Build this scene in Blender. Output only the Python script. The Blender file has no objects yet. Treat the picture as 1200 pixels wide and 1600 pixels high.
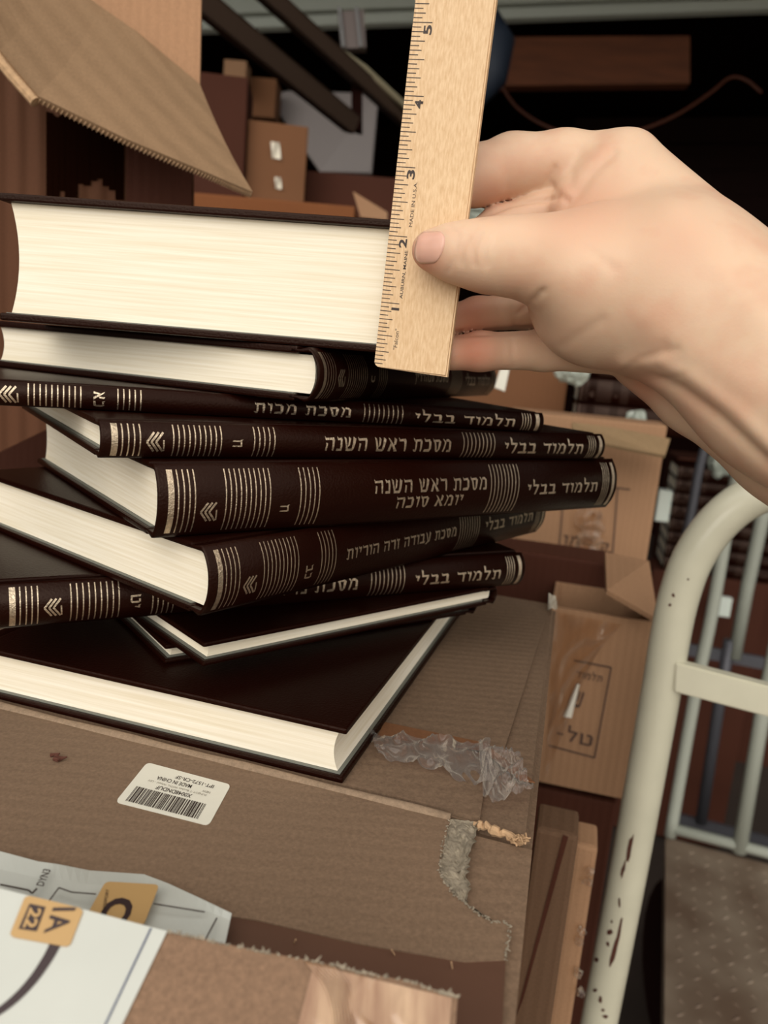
import bpy, bmesh, math, random
import numpy as np
from mathutils import Vector, Matrix
from mathutils.bvhtree import BVHTree
random.seed(7); RNG = np.random.default_rng(7)
SC = bpy.context.scene
COL = SC.collection

# ------------------------------------------------------------------ camera
F_PX, PITCH, ROLL, H = 1223.1, 0.1955, 0.0868, 0.1638
_up = Vector((0, math.sin(PITCH), math.cos(PITCH))); FW = Vector((0, math.cos(PITCH), -math.sin(PITCH)))
_rt = Vector((1, 0, 0))
RT = math.cos(ROLL)*_rt + math.sin(ROLL)*_up
UP = -math.sin(ROLL)*_rt + math.cos(ROLL)*_up
CAM = Vector((0, 0, H))
cd = bpy.data.cameras.new('camera'); cam = bpy.data.objects.new('camera', cd); COL.objects.link(cam)
cam.matrix_world = Matrix(((RT.x, UP.x, -FW.x, 0), (RT.y, UP.y, -FW.y, 0), (RT.z, UP.z, -FW.z, H), (0, 0, 0, 1)))
cd.sensor_fit = 'VERTICAL'; cd.sensor_height = 36; cd.sensor_width = 27; cd.lens = 36*F_PX/1600
cd.clip_start = 0.01
cd.dof.use_dof = True; cd.dof.focus_distance = 0.31; cd.dof.aperture_fstop = 11.5
SC.camera = cam
# ------------------------------------------------------------------ light
w = bpy.data.worlds.new('sky'); SC.world = w; w.use_nodes = True
wn = w.node_tree.nodes; wl = w.node_tree.links
bg = wn['Background']
tc = wn.new('ShaderNodeTexCoord'); sep = wn.new('ShaderNodeSeparateXYZ'); ramp = wn.new('ShaderNodeValToRGB')
wl.new(tc.outputs['Generated'], sep.inputs[0]); wl.new(sep.outputs['Z'], ramp.inputs[0]); wl.new(ramp.outputs[0], bg.inputs[0])
ramp.color_ramp.elements[0].position = 0.0; ramp.color_ramp.elements[0].color = (.26, .22, .17, 1)
ramp.color_ramp.elements[1].position = 0.05; ramp.color_ramp.elements[1].color = (1.0, .96, .90, 1)
bg.inputs[1].default_value = 1.35
sun = bpy.data.lights.new('daylight_sun', 'SUN'); sun.energy = 1.7; sun.angle = math.radians(55); sun.color = (1, .95, .87)
so = bpy.data.objects.new('daylight_sun', sun); COL.objects.link(so)
so.rotation_euler = Vector((-0.30, -1.0, 0.55)).to_track_quat('Z', 'Y').to_euler()
vs = SC.view_settings
SC.display_settings.display_device = 'sRGB'
vs.view_transform = 'Standard'; vs.look = 'None'; vs.gamma = 1; vs.use_curve_mapping = False; vs.exposure = -0.05

# ------------------------------------------------------------------ helpers
def P(px, py, d):
    return CAM + FW*d + RT*((px-600)/F_PX*d) + UP*((800-py)/F_PX*d)
def ray(px, py):
    return FW + RT*((px-600)/F_PX) + UP*((800-py)/F_PX)
def on_z(px, py, z):
    r = ray(px, py); return CAM + r*((z-H)/r.z)
def on_plane(px, py, p0, n):
    r = ray(px, py); return CAM + r*((p0-CAM).dot(n)/r.dot(n))
def s2l(c):
    return tuple(((v/255)/12.92 if v/255 <= .04045 else ((v/255+.055)/1.055)**2.4) for v in c)

def mat(name, rgb, rough=.6, metal=0, spec=.5, noise=None, bump=None, dark=None, coat=0, sss=0, alpha=1, stretch=(1, 1, 1), detail=4, coords='Object'):
    """noise=(scale, amount) colour variation; bump=(scale, strength)"""
    m = bpy.data.materials.new(name); m.use_nodes = True
    n = m.node_tree.nodes; l = m.node_tree.links; b = n['Principled BSDF']
    c = s2l(rgb) + (1,)
    b.inputs['Base Color'].default_value = c
    b.inputs['Roughness'].default_value = rough; b.inputs['Metallic'].default_value = metal
    b.inputs['Specular IOR Level'].default_value = spec
    b.inputs['Coat Weight'].default_value = coat
    b.inputs['Alpha'].default_value = alpha
    if sss:
        b.inputs['Subsurface Weight'].default_value = sss
        b.inputs['Subsurface Radius'].default_value = (.006, .0025, .0012)
        b.inputs['Subsurface Scale'].default_value = 1.0
    if noise or bump:
        t = n.new('ShaderNodeTexCoord'); mp = n.new('ShaderNodeMapping'); mp.inputs['Scale'].default_value = stretch
        l.new(t.outputs[coords], mp.inputs[0])
    if noise:
        nz = n.new('ShaderNodeTexNoise'); nz.inputs['Scale'].default_value = noise[0]; nz.inputs['Detail'].default_value = detail
        l.new(mp.outputs[0], nz.inputs[0])
        mr = n.new('ShaderNodeMapRange'); mr.inputs[1].default_value = .3; mr.inputs[2].default_value = .7
        l.new(nz.outputs[0], mr.inputs[0])
        mx = n.new('ShaderNodeMix'); mx.data_type = 'RGBA'
        d2 = s2l(dark) if dark else tuple(v*(1-noise[1]) for v in c[:3])
        mx.inputs[6].default_value = d2 + (1,); mx.inputs[7].default_value = c
        l.new(mr.outputs[0], mx.inputs[0]); l.new(mx.outputs[2], b.inputs['Base Color'])
    if bump:
        nb = n.new('ShaderNodeTexNoise'); nb.inputs['Scale'].default_value = bump[0]; nb.inputs['Detail'].default_value = 5
        l.new(mp.outputs[0], nb.inputs[0])
        bp = n.new('ShaderNodeBump'); bp.inputs['Strength'].default_value = bump[1]; bp.inputs['Distance'].default_value = .001
        l.new(nb.outputs[0], bp.inputs['Height']); l.new(bp.outputs[0], b.inputs['Normal'])
    return m

def cardboard(name, rgb, flute=(1, 0, 0), amount=.12, fscale=900, mottle=.16, rough=.8):
    """paperboard with fibre mottling and faint flute stripes along one object axis"""
    m = mat(name, rgb, rough=rough, spec=.25)
    n = m.node_tree.nodes; l = m.node_tree.links; b = n['Principled BSDF']
    t = n.new('ShaderNodeTexCoord')
    nz = n.new('ShaderNodeTexNoise'); nz.inputs['Scale'].default_value = 620; nz.inputs['Detail'].default_value = 7; nz.inputs['Roughness'].default_value = .75
    n2 = n.new('ShaderNodeTexNoise'); n2.inputs['Scale'].default_value = 9; n2.inputs['Detail'].default_value = 3
    l.new(t.outputs['Object'], nz.inputs[0]); l.new(t.outputs['Object'], n2.inputs[0])
    dp = n.new('ShaderNodeVectorMath'); dp.operation = 'DOT_PRODUCT'; dp.inputs[1].default_value = flute
    l.new(t.outputs['Object'], dp.inputs[0])
    nd = n.new('ShaderNodeMath'); nd.operation = 'MULTIPLY_ADD'; nd.inputs[1].default_value = .0035
    l.new(n2.outputs[0], nd.inputs[0]); l.new(dp.outputs['Value'], nd.inputs[2])
    mu = n.new('ShaderNodeMath'); mu.operation = 'MULTIPLY'; mu.inputs[1].default_value = fscale
    l.new(nd.outputs[0], mu.inputs[0])
    si = n.new('ShaderNodeMath'); si.operation = 'SINE'; l.new(mu.outputs[0], si.inputs[0])
    c = s2l(rgb)
    mx = n.new('ShaderNodeMix'); mx.data_type = 'RGBA'
    mx.inputs[6].default_value = tuple(v*(1-mottle*2.2) for v in c)+(1,); mx.inputs[7].default_value = tuple(min(1, v*(1+mottle*1.2)) for v in c)+(1,)
    ad = n.new('ShaderNodeMath'); ad.operation = 'MULTIPLY_ADD'; ad.inputs[1].default_value = .75
    a3 = n.new('ShaderNodeMath'); a3.operation = 'MULTIPLY'; a3.inputs[1].default_value = .25
    l.new(n2.outputs[0], a3.inputs[0]); l.new(nz.outputs[0], ad.inputs[0]); l.new(a3.outputs[0], ad.inputs[2])
    mr = n.new('ShaderNodeMapRange'); mr.inputs[1].default_value = .34; mr.inputs[2].default_value = .66
    l.new(ad.outputs[0], mr.inputs[0]); l.new(mr.outputs[0], mx.inputs[0])
    l.new(mx.outputs[2], b.inputs['Base Color'])
    bp = n.new('ShaderNodeBump'); bp.inputs['Strength'].default_value = amount; bp.inputs['Distance'].default_value = .0015
    l.new(si.outputs[0], bp.inputs['Height'])
    bp2 = n.new('ShaderNodeBump'); bp2.inputs['Strength'].default_value = .12; bp2.inputs['Distance'].default_value = .0006
    l.new(nz.outputs[0], bp2.inputs['Height']); l.new(bp.outputs[0], bp2.inputs['Normal']); l.new(bp2.outputs[0], b.inputs['Normal'])
    return m

def tag(o, label=None, cat=None, group=None, kind=None):
    if label: o['label'] = label
    if cat: o['category'] = cat
    if group: o['group'] = group
    if kind: o['kind'] = kind
    return o
def empty(name, loc, rz=0, **k):
    o = bpy.data.objects.new(name, None); o.location = loc; o.rotation_euler = (0, 0, rz); o.empty_display_size = .02
    COL.objects.link(o); return tag(o, **k)
def mesh_obj(name, bm, m, parent=None, smooth=False, world=False, mats=None):
    """world=True: bm is in world coordinates although it gets a parent"""
    me = bpy.data.meshes.new(name)
    if world and parent is not None:
        bpy.context.view_layer.update()
        bm.transform(parent.matrix_world.inverted())
    bm.to_mesh(me); bm.free()
    o = bpy.data.objects.new(name, me); COL.objects.link(o)
    for mm in (mats or [m]): me.materials.append(mm)
    if smooth:
        for p in me.polygons: p.use_smooth = True
    if parent is not None: o.parent = parent
    return o
def center_origin(o):
    """put a parentless mesh object's origin at the bottom centre of its box"""
    co = np.array([v.co[:] for v in o.data.vertices]); c = (co.min(0)+co.max(0))/2; c[2] = co[:, 2].min()
    o.data.transform(Matrix.Translation(-Vector(c))); o.location = Vector(c)
    return o
def box(bm, x0, x1, y0, y1, z0, z1, bevel=0, mtx=None):
    vs_ = [bm.verts.new((x, y, z)) for x in (x0, x1) for y in (y0, y1) for z in (z0, z1)]
    fs = [(0, 1, 3, 2), (4, 6, 7, 5), (0, 4, 5, 1), (2, 3, 7, 6), (0, 2, 6, 4), (1, 5, 7, 3)]
    ff = [bm.faces.new([vs_[i] for i in f]) for f in fs]
    if bevel:
        ed = list({e for f in ff for e in f.edges})
        r = bmesh.ops.bevel(bm, geom=ed, offset=bevel, segments=2, affect='EDGES', profile=.6)
        vs_ = list({v for f in r['faces'] for v in f.verts} | {v for v in vs_ if v.is_valid})
    if mtx is not None: bmesh.ops.transform(bm, matrix=mtx, verts=[v for v in vs_ if v.is_valid])
    return bm
def slab(bm, pts, th, n=None):
    """polygon (list of Vectors) given real thickness th along -n"""
    pts = [Vector(p) for p in pts]
    if n is None:
        n = Vector((0, 0, 0))
        for i in range(len(pts)): n += pts[i].cross(pts[(i+1) % len(pts)])
        n.normalize()
    a = [bm.verts.new(p) for p in pts]; b = [bm.verts.new(p-n*th) for p in pts]
    bm.faces.new(a); bm.faces.new(b[::-1])
    for i in range(len(pts)):
        j = (i+1) % len(pts); bm.faces.new((a[i], b[i], b[j], a[j]))
    bmesh.ops.recalc_face_normals(bm, faces=bm.faces[:])
    return bm
def tube(bm, pts, r, seg=14, cap=True, squash=None):
    pts = [Vector(p) for p in pts]; rings = []; prev = None
    for i, p in enumerate(pts):
        t = (pts[min(i+1, len(pts)-1)]-pts[max(i-1, 0)]).normalized()
        if prev is None:
            a = Vector((0, 1, 0)) if abs(t.y) < .9 else Vector((1, 0, 0))
            u = t.cross(a).normalized()
        else: u = (prev - t*prev.dot(t)).normalized()
        prev = u; v = t.cross(u); rr = r[i] if isinstance(r, (list, tuple)) else r
        rings.append([bm.verts.new(p+(u*math.cos(2*math.pi*k/seg)+v*math.sin(2*math.pi*k/seg))*rr) for k in range(seg)])
    for a, b in zip(rings, rings[1:]):
        for k in range(seg):
            bm.faces.new((a[k], a[(k+1) % seg], b[(k+1) % seg], b[k]))
    if cap: bm.faces.new(rings[0][::-1]); bm.faces.new(rings[-1])
    return bm
def spline(pts, n=8):
    pts = [Vector(p) for p in pts]; out = []
    q = [pts[0]*2-pts[1]]+pts+[pts[-1]*2-pts[-2]]
    for i in range(1, len(q)-2):
        for k in range(n):
            t = k/n; a, b, c, d = q[i-1], q[i], q[i+1], q[i+2]
            out.append(.5*((2*b)+(-a+c)*t+(2*a-5*b+4*c-d)*t*t+(-a+3*b-3*c+d)*t**3))
    out.append(pts[-1]); return out
def text_mesh(s, size=1.0, offset=0.0, spacing=1.0):
    """bmesh of flat lettering, normalised: x from 0, baseline y=0"""
    c = bpy.data.curves.new('lettering', 'FONT'); c.body = s; c.size = size; c.offset = offset; c.resolution_u = 3; c.space_character = spacing
    o = bpy.data.objects.new('lettering', c); COL.objects.link(o)
    dg = bpy.context.evaluated_depsgraph_get(); me = bpy.data.meshes.new_from_object(o.evaluated_get(dg))
    bm = bmesh.new(); bm.from_mesh(me)
    bpy.data.objects.remove(o); bpy.data.curves.remove(c); bpy.data.meshes.remove(me)
    return bm
# square Hebrew letters drawn as pen strokes: width, convex pieces (unit height, baseline 0)
def _r(x0, x1, y0, y1): return [(x0, y0), (x1, y0), (x1, y1), (x0, y1)]
def _bar(x0, x1): return [(x0+.04, .77), (x1, .80), (x1-.02, .97), (x0+.10, .93), (x0-.01, 1.06)]
GLYPH = {
 'ו': (.34, [_bar(0, .33), [(.17, .85), (.34, .9), (.27, 0), (.19, .04)]]),
 'י': (.34, [_bar(0, .33), [(.17, .85), (.34, .9), (.22, .42), (.14, .48)]]),
 'ז': (.40, [_bar(0, .38), [(.14, .85), (.27, .85), (.30, 0), (.18, 0)]]),
 'ן': (.34, [_bar(0, .33), [(.17, .85), (.34, .9), (.27, -.35), (.19, -.3)]]),
 'ד': (.72, [_bar(0, .74), [(.46, .85), (.61, .85), (.60, 0), (.48, .05)]]),
 'ר': (.64, [_bar(0, .60), [(.42, .95), (.62, .86), (.60, 0), (.48, .05)]]),
 'ב': (.72, [_bar(.03, .56), [(.40, .95), (.60, .85), (.58, .1), (.42, .1)], [(0, 0), (.70, 0), (.74, .20), (.03, .18)]]),
 'כ': (.66, [_bar(.03, .54), [(.42, .95), (.62, .78), (.62, .25), (.44, .2)], [(0, 0), (.50, 0), (.62, .26), (.03, .19)]]),
 'ה': (.76, [_bar(0, .70), [(.56, .95), (.73, .85), (.70, 0), (.57, .05)], [(.10, .60), (.23, .55), (.19, 0), (.06, .04)]]),
 'ח': (.76, [_bar(0, .70), [(.56, .95), (.73, .85), (.70, 0), (.57, .05)], [(.10, .85), (.24, .85), (.21, 0), (.08, .04)]]),
 'ת': (.80, [_bar(.04, .72), [(.58, .95), (.76, .85), (.72, 0), (.60, .05)], [(.18, .85), (.31, .85), (.28, .1), (.16, .1)], [(-.02, .16), (.10, 0), (.26, 0), (.28, .16)]]),
 'ל': (.62, [[(.02, 1.48), (.16, 1.38), (.17, .85), (.05, .85)], [(.05, .80), (.56, .80), (.60, .97), (.05, .98)], [(.44, .85), (.61, .90), (.34, 0), (.22, .04)]]),
 'מ': (.80, [[(.01, 1.03), (.15, .98), (.32, .72), (.22, .66)], [(.24, .82), (.62, .80), (.56, 1.0), (.36, 1.0)], [(.56, .98), (.75, .80), (.75, .1), (.59, .1)], [(.40, 0), (.74, 0), (.75, .18), (.42, .17)], [(.19, .78), (.31, .78), (.14, 0), (.01, .03)]]),
 'ס': (.74, [_bar(0, .60), [(.08, .85), (.22, .85), (.36, .16), (.22, .1)], [(.22, .14), (.32, 0), (.48, 0), (.58, .18)], [(.52, .98), (.72, .80), (.60, .14), (.46, .14)]]),
 'ש': (.94, [[(-.01, 1.05), (.15, .94), (.30, .12), (.16, .06)], [(.36, 1.05), (.52, .92), (.42, .42), (.28, .30)], [(.72, 1.05), (.92, .90), (.74, .10), (.58, .12)], [(.14, .0), (.66, 0), (.76, .20), (.17, .17)]]),
 'א': (.78, [[(.0, 1.05), (.20, .90), (.80, .02), (.56, .0)], [(.54, 1.05), (.72, .92), (.66, .55), (.48, .44)], [(.18, .64), (.30, .50), (.20, 0), (.0, .03)]]),
 'נ': (.46, [_bar(.05, .42), [(.28, .95), (.44, .86), (.43, .1), (.29, .1)], [(0, 0), (.43, 0), (.44, .19), (.03, .18)]]),
 'ע': (.74, [[(.0, 1.05), (.18, .92), (.40, .16), (.28, .12)], [(.52, 1.05), (.73, .90), (.58, .14), (.44, .16)], [(.0, -.12), (.10, -.20), (.60, .12), (.40, .22)]]),
 'ט': (.74, [[(.0, 1.05), (.17, .95), (.20, .1), (.05, .1)], [(.05, 0), (.60, 0), (.72, .19), (.05, .18)], [(.55, .1), (.72, .15), (.72, .85), (.56, .9)], [(.34, .82), (.60, .80), (.66, 1.0), (.36, 1.0)]]),
 'ק': (.74, [_bar(0, .66), [(.52, .96), (.71, .84), (.50, .12), (.38, .18)], [(.06, .55), (.20, .52), (.19, -.32), (.06, -.28)]]),
 '-': (.40, [_r(0, .38, .42, .56)]), ' ': (.34, []),
}
def heb_mesh(s, gap=.13):
    bm = bmesh.new(); x = 0
    for ch in s[::-1]:
        w_, polys = GLYPH[ch]
        for pl in polys:
            f = bm.faces.new([bm.verts.new((x+a, b, 0)) for a, b in pl])
        x += w_+gap
    bmesh.ops.recalc_face_normals(bm, faces=bm.faces[:])
    return bm
def fit_text(bm, x0, x1, y0, y1, rot=0):
    """rotate by rot quarter turns and stretch to the rectangle"""
    if rot: bmesh.ops.rotate(bm, verts=bm.verts, cent=(0, 0, 0), matrix=Matrix.Rotation(rot*math.pi/2, 3, 'Z'))
    xs = [v.co.x for v in bm.verts]; ys = [v.co.y for v in bm.verts]
    a, b, c, d = min(xs), max(xs), min(ys), max(ys)
    for v in bm.verts:
        v.co.x = x0+(v.co.x-a)/(b-a+1e-9)*(x1-x0); v.co.y = y0+(v.co.y-c)/(d-c+1e-9)*(y1-y0); v.co.z = 0
    return bm
def merge(dst, src):
    me = bpy.data.meshes.new('tmp'); src.to_mesh(me); src.free(); dst.from_mesh(me); bpy.data.meshes.remove(me); return dst
def quad2(bm, x0, y0, x1, y1, wd):
    """flat stroke between two points"""
    d = Vector((x1-x0, y1-y0)); L = d.length; d /= L; n = Vector((-d.y, d.x))*wd/2
    bm.faces.new([bm.verts.new((x, y, 0)) for x, y in ((x0-n.x, y0-n.y), (x1-n.x, y1-n.y), (x1+n.x, y1+n.y), (x0+n.x, y0+n.y))])

# ------------------------------------------------------------------ materials
M_leather = mat('maroon_leatherette', (29, 7, 3), rough=.36, spec=.15, bump=(900, .22), noise=(12, .25))
M_leather.node_tree.nodes['Principled BSDF'].inputs['Specular Tint'].default_value = (1, .8, .66, 1)
M_gilt = mat('gilt_foil', (232, 212, 184), rough=.34, metal=.9, noise=(700, .4), bump=(1500, .4))
M_pages = mat('page_edges', (250, 242, 224), rough=.8, spec=.15, noise=(14, .06), dark=(234, 222, 196), bump=(30, .07), stretch=(1, 1, 60))
M_end = mat('endpaper', (112, 114, 106), rough=.6)
M_box = cardboard('grey_brown_kraft', (124, 101, 81), (0, 1, 0), .05)
M_box_lined = cardboard('fluted_kraft', (152, 118, 86), (0, 1, 0), .3, 700)
M_box_vert = cardboard('kraft_upright', (166, 128, 97), (1, 0, 0), .10, 900, .08)
M_box_brown = cardboard('brown_kraft', (124, 84, 56), (1, 0, 0), .12, 800, .10)
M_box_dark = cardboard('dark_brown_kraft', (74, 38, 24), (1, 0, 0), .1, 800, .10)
M_torn = mat('torn_grey_paper', (160, 148, 128), rough=.95, noise=(300, .35), bump=(350, 1.0))
M_raw = mat('torn_kraft_edge', (196, 160, 122), rough=.95, noise=(250, .3), bump=(300, 1.0))
M_maple = mat('maple', (228, 197, 158), rough=.5, spec=.3, noise=(1300, .16), dark=(208, 172, 130), bump=(1300, .15), stretch=(1, 1, .22))
M_ink = mat('black_ink', (52, 38, 32), rough=.6)
M_label = mat('white_label', (226, 222, 206), rough=.45, noise=(60, .05))
M_labelw = mat('white_mailer_film', (192, 194, 186), rough=.35, noise=(40, .06), bump=(60, .25))
M_gold_label = mat('gold_sticker', (184, 148, 96), rough=.5, noise=(60, .06))
M_maroon_ink = mat('dark_print', (48, 30, 32), rough=.5)
M_cream = mat('cream_enamel', (208, 204, 182), rough=.24, spec=.5, noise=(25, .10), bump=(60, .15))
M_rust = mat('rust_chip', (88, 48, 34), rough=.9, noise=(300, .4))
M_pale = mat('pale_enamel', (168, 172, 160), rough=.45)
M_slate = mat('slate_metal', (92, 92, 98), rough=.5, metal=.4)
M_steel = mat('dull_steel', (96, 78, 66), rough=.45, metal=.5)
M_dark = mat('dark_interior', (30, 9, 5), rough=.95, spec=.1, noise=(3, .4))
M_wood = mat('pine_board', (116, 66, 38), rough=.75, noise=(7, .35), stretch=(1, 6, 6))
M_white = mat('door_panel_white', (236, 246, 236), rough=.5)
def film(name, tint, gloss=.35, rough=.1):
    m = bpy.data.materials.new(name); m.use_nodes = True; n = m.node_tree.nodes; l = m.node_tree.links; n.clear()
    o = n.new('ShaderNodeOutputMaterial'); t = n.new('ShaderNodeBsdfTransparent'); g = n.new('ShaderNodeBsdfGlossy'); lw = n.new('ShaderNodeLayerWeight'); mx = n.new('ShaderNodeMixShader')
    t.inputs[0].default_value = tint+(1,); g.inputs['Roughness'].default_value = rough; g.inputs[0].default_value = (1, .95, .88, 1); lw.inputs[0].default_value = gloss
    df = n.new('ShaderNodeBsdfDiffuse'); df.inputs[0].default_value = (.9, .86, .78, 1); m2 = n.new('ShaderNodeMixShader'); m2.inputs[0].default_value = .24; l.new(g.outputs[0], m2.inputs[1]); l.new(df.outputs[0], m2.inputs[2])
    l.new(lw.outputs['Facing'], mx.inputs[0]); l.new(t.outputs[0], mx.inputs[1]); l.new(m2.outputs[0], mx.inputs[2]); l.new(mx.outputs[0], o.inputs[0]); return m
M_wrap = film('clear_tape', (.9, .84, .86), .46, .16)
# ------------------------------------------------------------------ garage
def struct(name, bm, m):
    return tag(mesh_obj(name, bm, m), kind='structure')
FLOOR = -1.02
struct('floor', box(bmesh.new(), -3, 4, -.6, 6, FLOOR-.1, FLOOR), mat('concrete', (70, 58, 50), rough=.9, noise=(4, .3)))
struct('wall_back', box(bmesh.new(), -3, 4, 6, 6.1, FLOOR, 2.4), M_dark)
struct('wall_left', box(bmesh.new(), -3.1, -3, -.6, 6.1, FLOOR, 2.4), M_dark)
struct('wall_right', box(bmesh.new(), 4, 4.1, -.6, 6.1, FLOOR, 2.4), M_dark)
struct('ceiling', box(bmesh.new(), -3.1, 4.1, .45, 6.1, 1.75, 1.8), M_dark)

# ------------------------------------------------------------------ books
L0, W0 = .2672, .1855
def spine_y(t, T, D, p=2.3):
    return D*abs(2*t/T-1)**p
HEB = lambda s: s[::-1]
def spine_marks(kind, title, T, title_pos, numeral, right=True, second=None):
    """gilding as flat bmeshes in (s, t) metres on the spine, one per band, emblem or line of lettering"""
    out = []; t0, t1 = T*.07, T*.93
    def grp(name): b = bmesh.new(); out.append((name, b)); return b
    def line(b, s, wd=.0005): quad2(b, s*L0, t0, s*L0, t1, wd)
    b = grp('gilt_end_band'); quad2(b, .0185*L0, t0, .0185*L0, t1, .0023)
    for s in (.029, .0375, .0455, .0535): line(b, s)
    b = grp('gilt_end_band'); quad2(b, .9845*L0, t0, .9845*L0, t1, .0022)
    for s in (.951, .957, .963, .969): line(b, s)
    b = grp('gilt_line_group'); nl_ = 10 if kind != 'few' else 9
    for k in range(nl_): line(b, .1008+k*(.1724-.1008)/(nl_-1))
    b = grp('gilt_line_group')
    for k in range(5): line(b, .2252+k*(.2587-.2252)/4)
    b = grp('gilt_line_group')
    for k in range(9): line(b, .6294+k*(.7015-.6294)/8)
    b = grp('gilt_emblem'); h = min(T*.32, .0037); c0 = T*.47 if T < .024 else T*.36; x0 = .0625*L0
    for k in range(3):
        x = x0+k*.0017
        quad2(b, x, c0, x+h*.6+.0006, c0+h, .0008); quad2(b, x, c0, x+h*.6+.0006, c0-h, .0008)
    quad2(b, x0+.0064, c0+h*.2, x0+.0066, c0-h*.95, .0006)
    nh = .0022
    merge(grp('gilt_numeral'), fit_text(heb_mesh(numeral), .190*L0, .207*L0, c0-nh*len(numeral)*.7, c0+nh*len(numeral)*.7, rot=-1))
    hh = min(T*.26, .0034); tc_ = T*.5 if not second else T*.63
    if title: merge(grp('gilt_title'), fit_text(heb_mesh(title), title_pos[0]*L0, title_pos[1]*L0, tc_-hh*.95, tc_+hh*.95))
    if second: merge(grp('gilt_subtitle'), fit_text(heb_mesh(second[0]), second[1]*L0, second[2]*L0, T*.36-hh*.85, T*.36+hh*.85))
    if right: merge(grp('gilt_series_title'), fit_text(heb_mesh('תלמוד בבלי'), .726*L0, .934*L0, T*.52-hh*1.15, T*.52+hh*1.25))
    return out
def to_spine(bm, T, D, lift=.00012):
    """wrap a flat (s, t) bmesh on the rounded spine"""
    n = 14
    for k in range(1, n):
        geom = bm.verts[:]+bm.edges[:]+bm.faces[:]
        bmesh.ops.bisect_plane(bm, geom=geom, plane_co=(0, T*k/n, 0), plane_no=(0, 1, 0))
    for v in bm.verts:
        s, t = v.co.x, v.co.y
        v.co = Vector((s, spine_y(t, T, D)-lift, t))
    bmesh.ops.recalc_face_normals(bm, faces=bm.faces[:])
    for f in bm.faces:
        if f.normal.y > 0: f.normal_flip()
    return bm
def make_book(pos, yaw, T, label, marks=None, group=None, cover_t=.0026, L=L0, W=W0, hollow=None, gilt=None, tilt=(0, 0), name='book', depth_mat=None):
    root = empty(name, pos, yaw, label=label, cat='book', group=group)
    root.rotation_euler = (tilt[0], tilt[1], yaw)
    D = min(.0055, T*.27); yh = D+.0035
    # spine cloth: outer profile, inner profile, extruded along x
    bm = bmesh.new(); N = 20
    prof = [(yh+.004, T-.0012), (yh, T-.0011)] + [(spine_y(T*(1-k/N)*.999+T*.0005, T, D), T*(1-k/N)*.998+T*.001) for k in range(N+1)] + [(yh, .0011), (yh+.004, .0012)]
    inner = [(y+.0012, min(max(z, .0022), T-.0022)) for y, z in prof]
    xs = [0, .0008, L/4, L/2, 3*L/4, L-.0008, L]
    grids = []
    for pf in (prof, inner):
        g = []
        for i, x in enumerate(xs):
            sh = .0007 if (i in (0, len(xs)-1) and pf is prof) else 0
            g.append([bm.verts.new((x, y+sh, z)) for y, z in pf])
        grids.append(g)
    for g, fl in ((grids[0], 0), (grids[1], 1)):
        for a, b in zip(g, g[1:]):
            for k in range(len(prof)-1):
                q = (a[k], b[k], b[k+1], a[k+1]); bm.faces.new(q if fl else q[::-1])
    for e in (0, -1):
        a, b = grids[0][e], grids[1][e]
        for k in range(len(prof)-1): bm.faces.new((a[k], a[k+1], b[k+1], b[k]))
    bmesh.ops.recalc_face_normals(bm, faces=bm.faces[:])
    sp = mesh_obj('spine', bm, M_leather, root, smooth=True)
    if marks is not None:
        for gn, gb in marks: mesh_obj(gn, to_spine(gb, T, D), gilt or M_gilt, sp)
    # boards
    for nm, z0, z1 in (('back_board', 0, cover_t), ('front_board', T-cover_t, T)):
        bm = box(bmesh.new(), 0, L, yh+.0022, W, z0, z1, bevel=.0009)
        mesh_obj(nm, bm, M_leather, root, smooth=False)
    # endpaper inside the back board
    bm = box(bmesh.new(), .002, L-.002, yh+.004, W-.002, cover_t, cover_t+.0003); mesh_obj('endpaper', bm, M_end, root)
    # page block: rounded back, hollow fore edge
    z0, z1 = cover_t+.0004, T-cover_t-.0001; inset = .0036; h = z1-z0
    hol = hollow if hollow is not None else min(.004, h*.14)
    bm = bmesh.new(); M_ = 10; pr = []
    for k in range(M_+1):
        u = k/M_; pr.append((W-inset-hol*(1-(2*u-1)**2), z0+h*u))
    for k in range(M_+1):
        u = 1-k/M_; pr.append((max(D*.5, .0022)+.0012+min(.003, h*.12)*(abs(2*u-1)**2.4), z0+h*u))
    a = [bm.verts.new((inset, y, z)) for y, z in pr]; b = [bm.verts.new((L-inset, y, z)) for y, z in pr]
    bm.faces.new(a); bm.faces.new(b[::-1])
    for k in range(len(pr)):
        j = (k+1) % len(pr); bm.faces.new((a[k], b[k], b[j], a[j]))
    bmesh.ops.recalc_face_normals(bm, faces=bm.faces[:])
    mesh_obj('page_block', bm, M_pages, root)
    return root

EPS = .00005
def fl_place(corner, yaw, which, L=L0, W=W0):
    """origin (spine left corner) from a given corner of the outline"""
    u = Vector((math.cos(yaw), math.sin(yaw), 0)); v = Vector((-math.sin(yaw), math.cos(yaw), 0))
    off = {'SL': Vector((0, 0, 0)), 'SR': u*L, 'FL': v*W, 'FR': u*L+v*W}[which]
    return Vector(corner)-off
# heights of the pile
Z = {}
B1T = .0232
# bottom book: near face is the head, fore edge to the right, spine to the left.  local x (spine) points away/up-right
# the near-right corner (fore edge, near end) is 'FL' when yaw = a+90deg-ish with spine on the left => mirror via rotated frame
a1 = -.2798
yaw1 = a1-math.pi/2      # spine direction runs towards the camera, fore edge to the right
c1 = Vector((-.0069, .2775, 0))
make_book(fl_place((c1.x, c1.y, 0), yaw1, 'FR'), yaw1, B1T,
          'thick dark book at the very bottom of the pile, page edges facing front and right', hollow=.0022)
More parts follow.
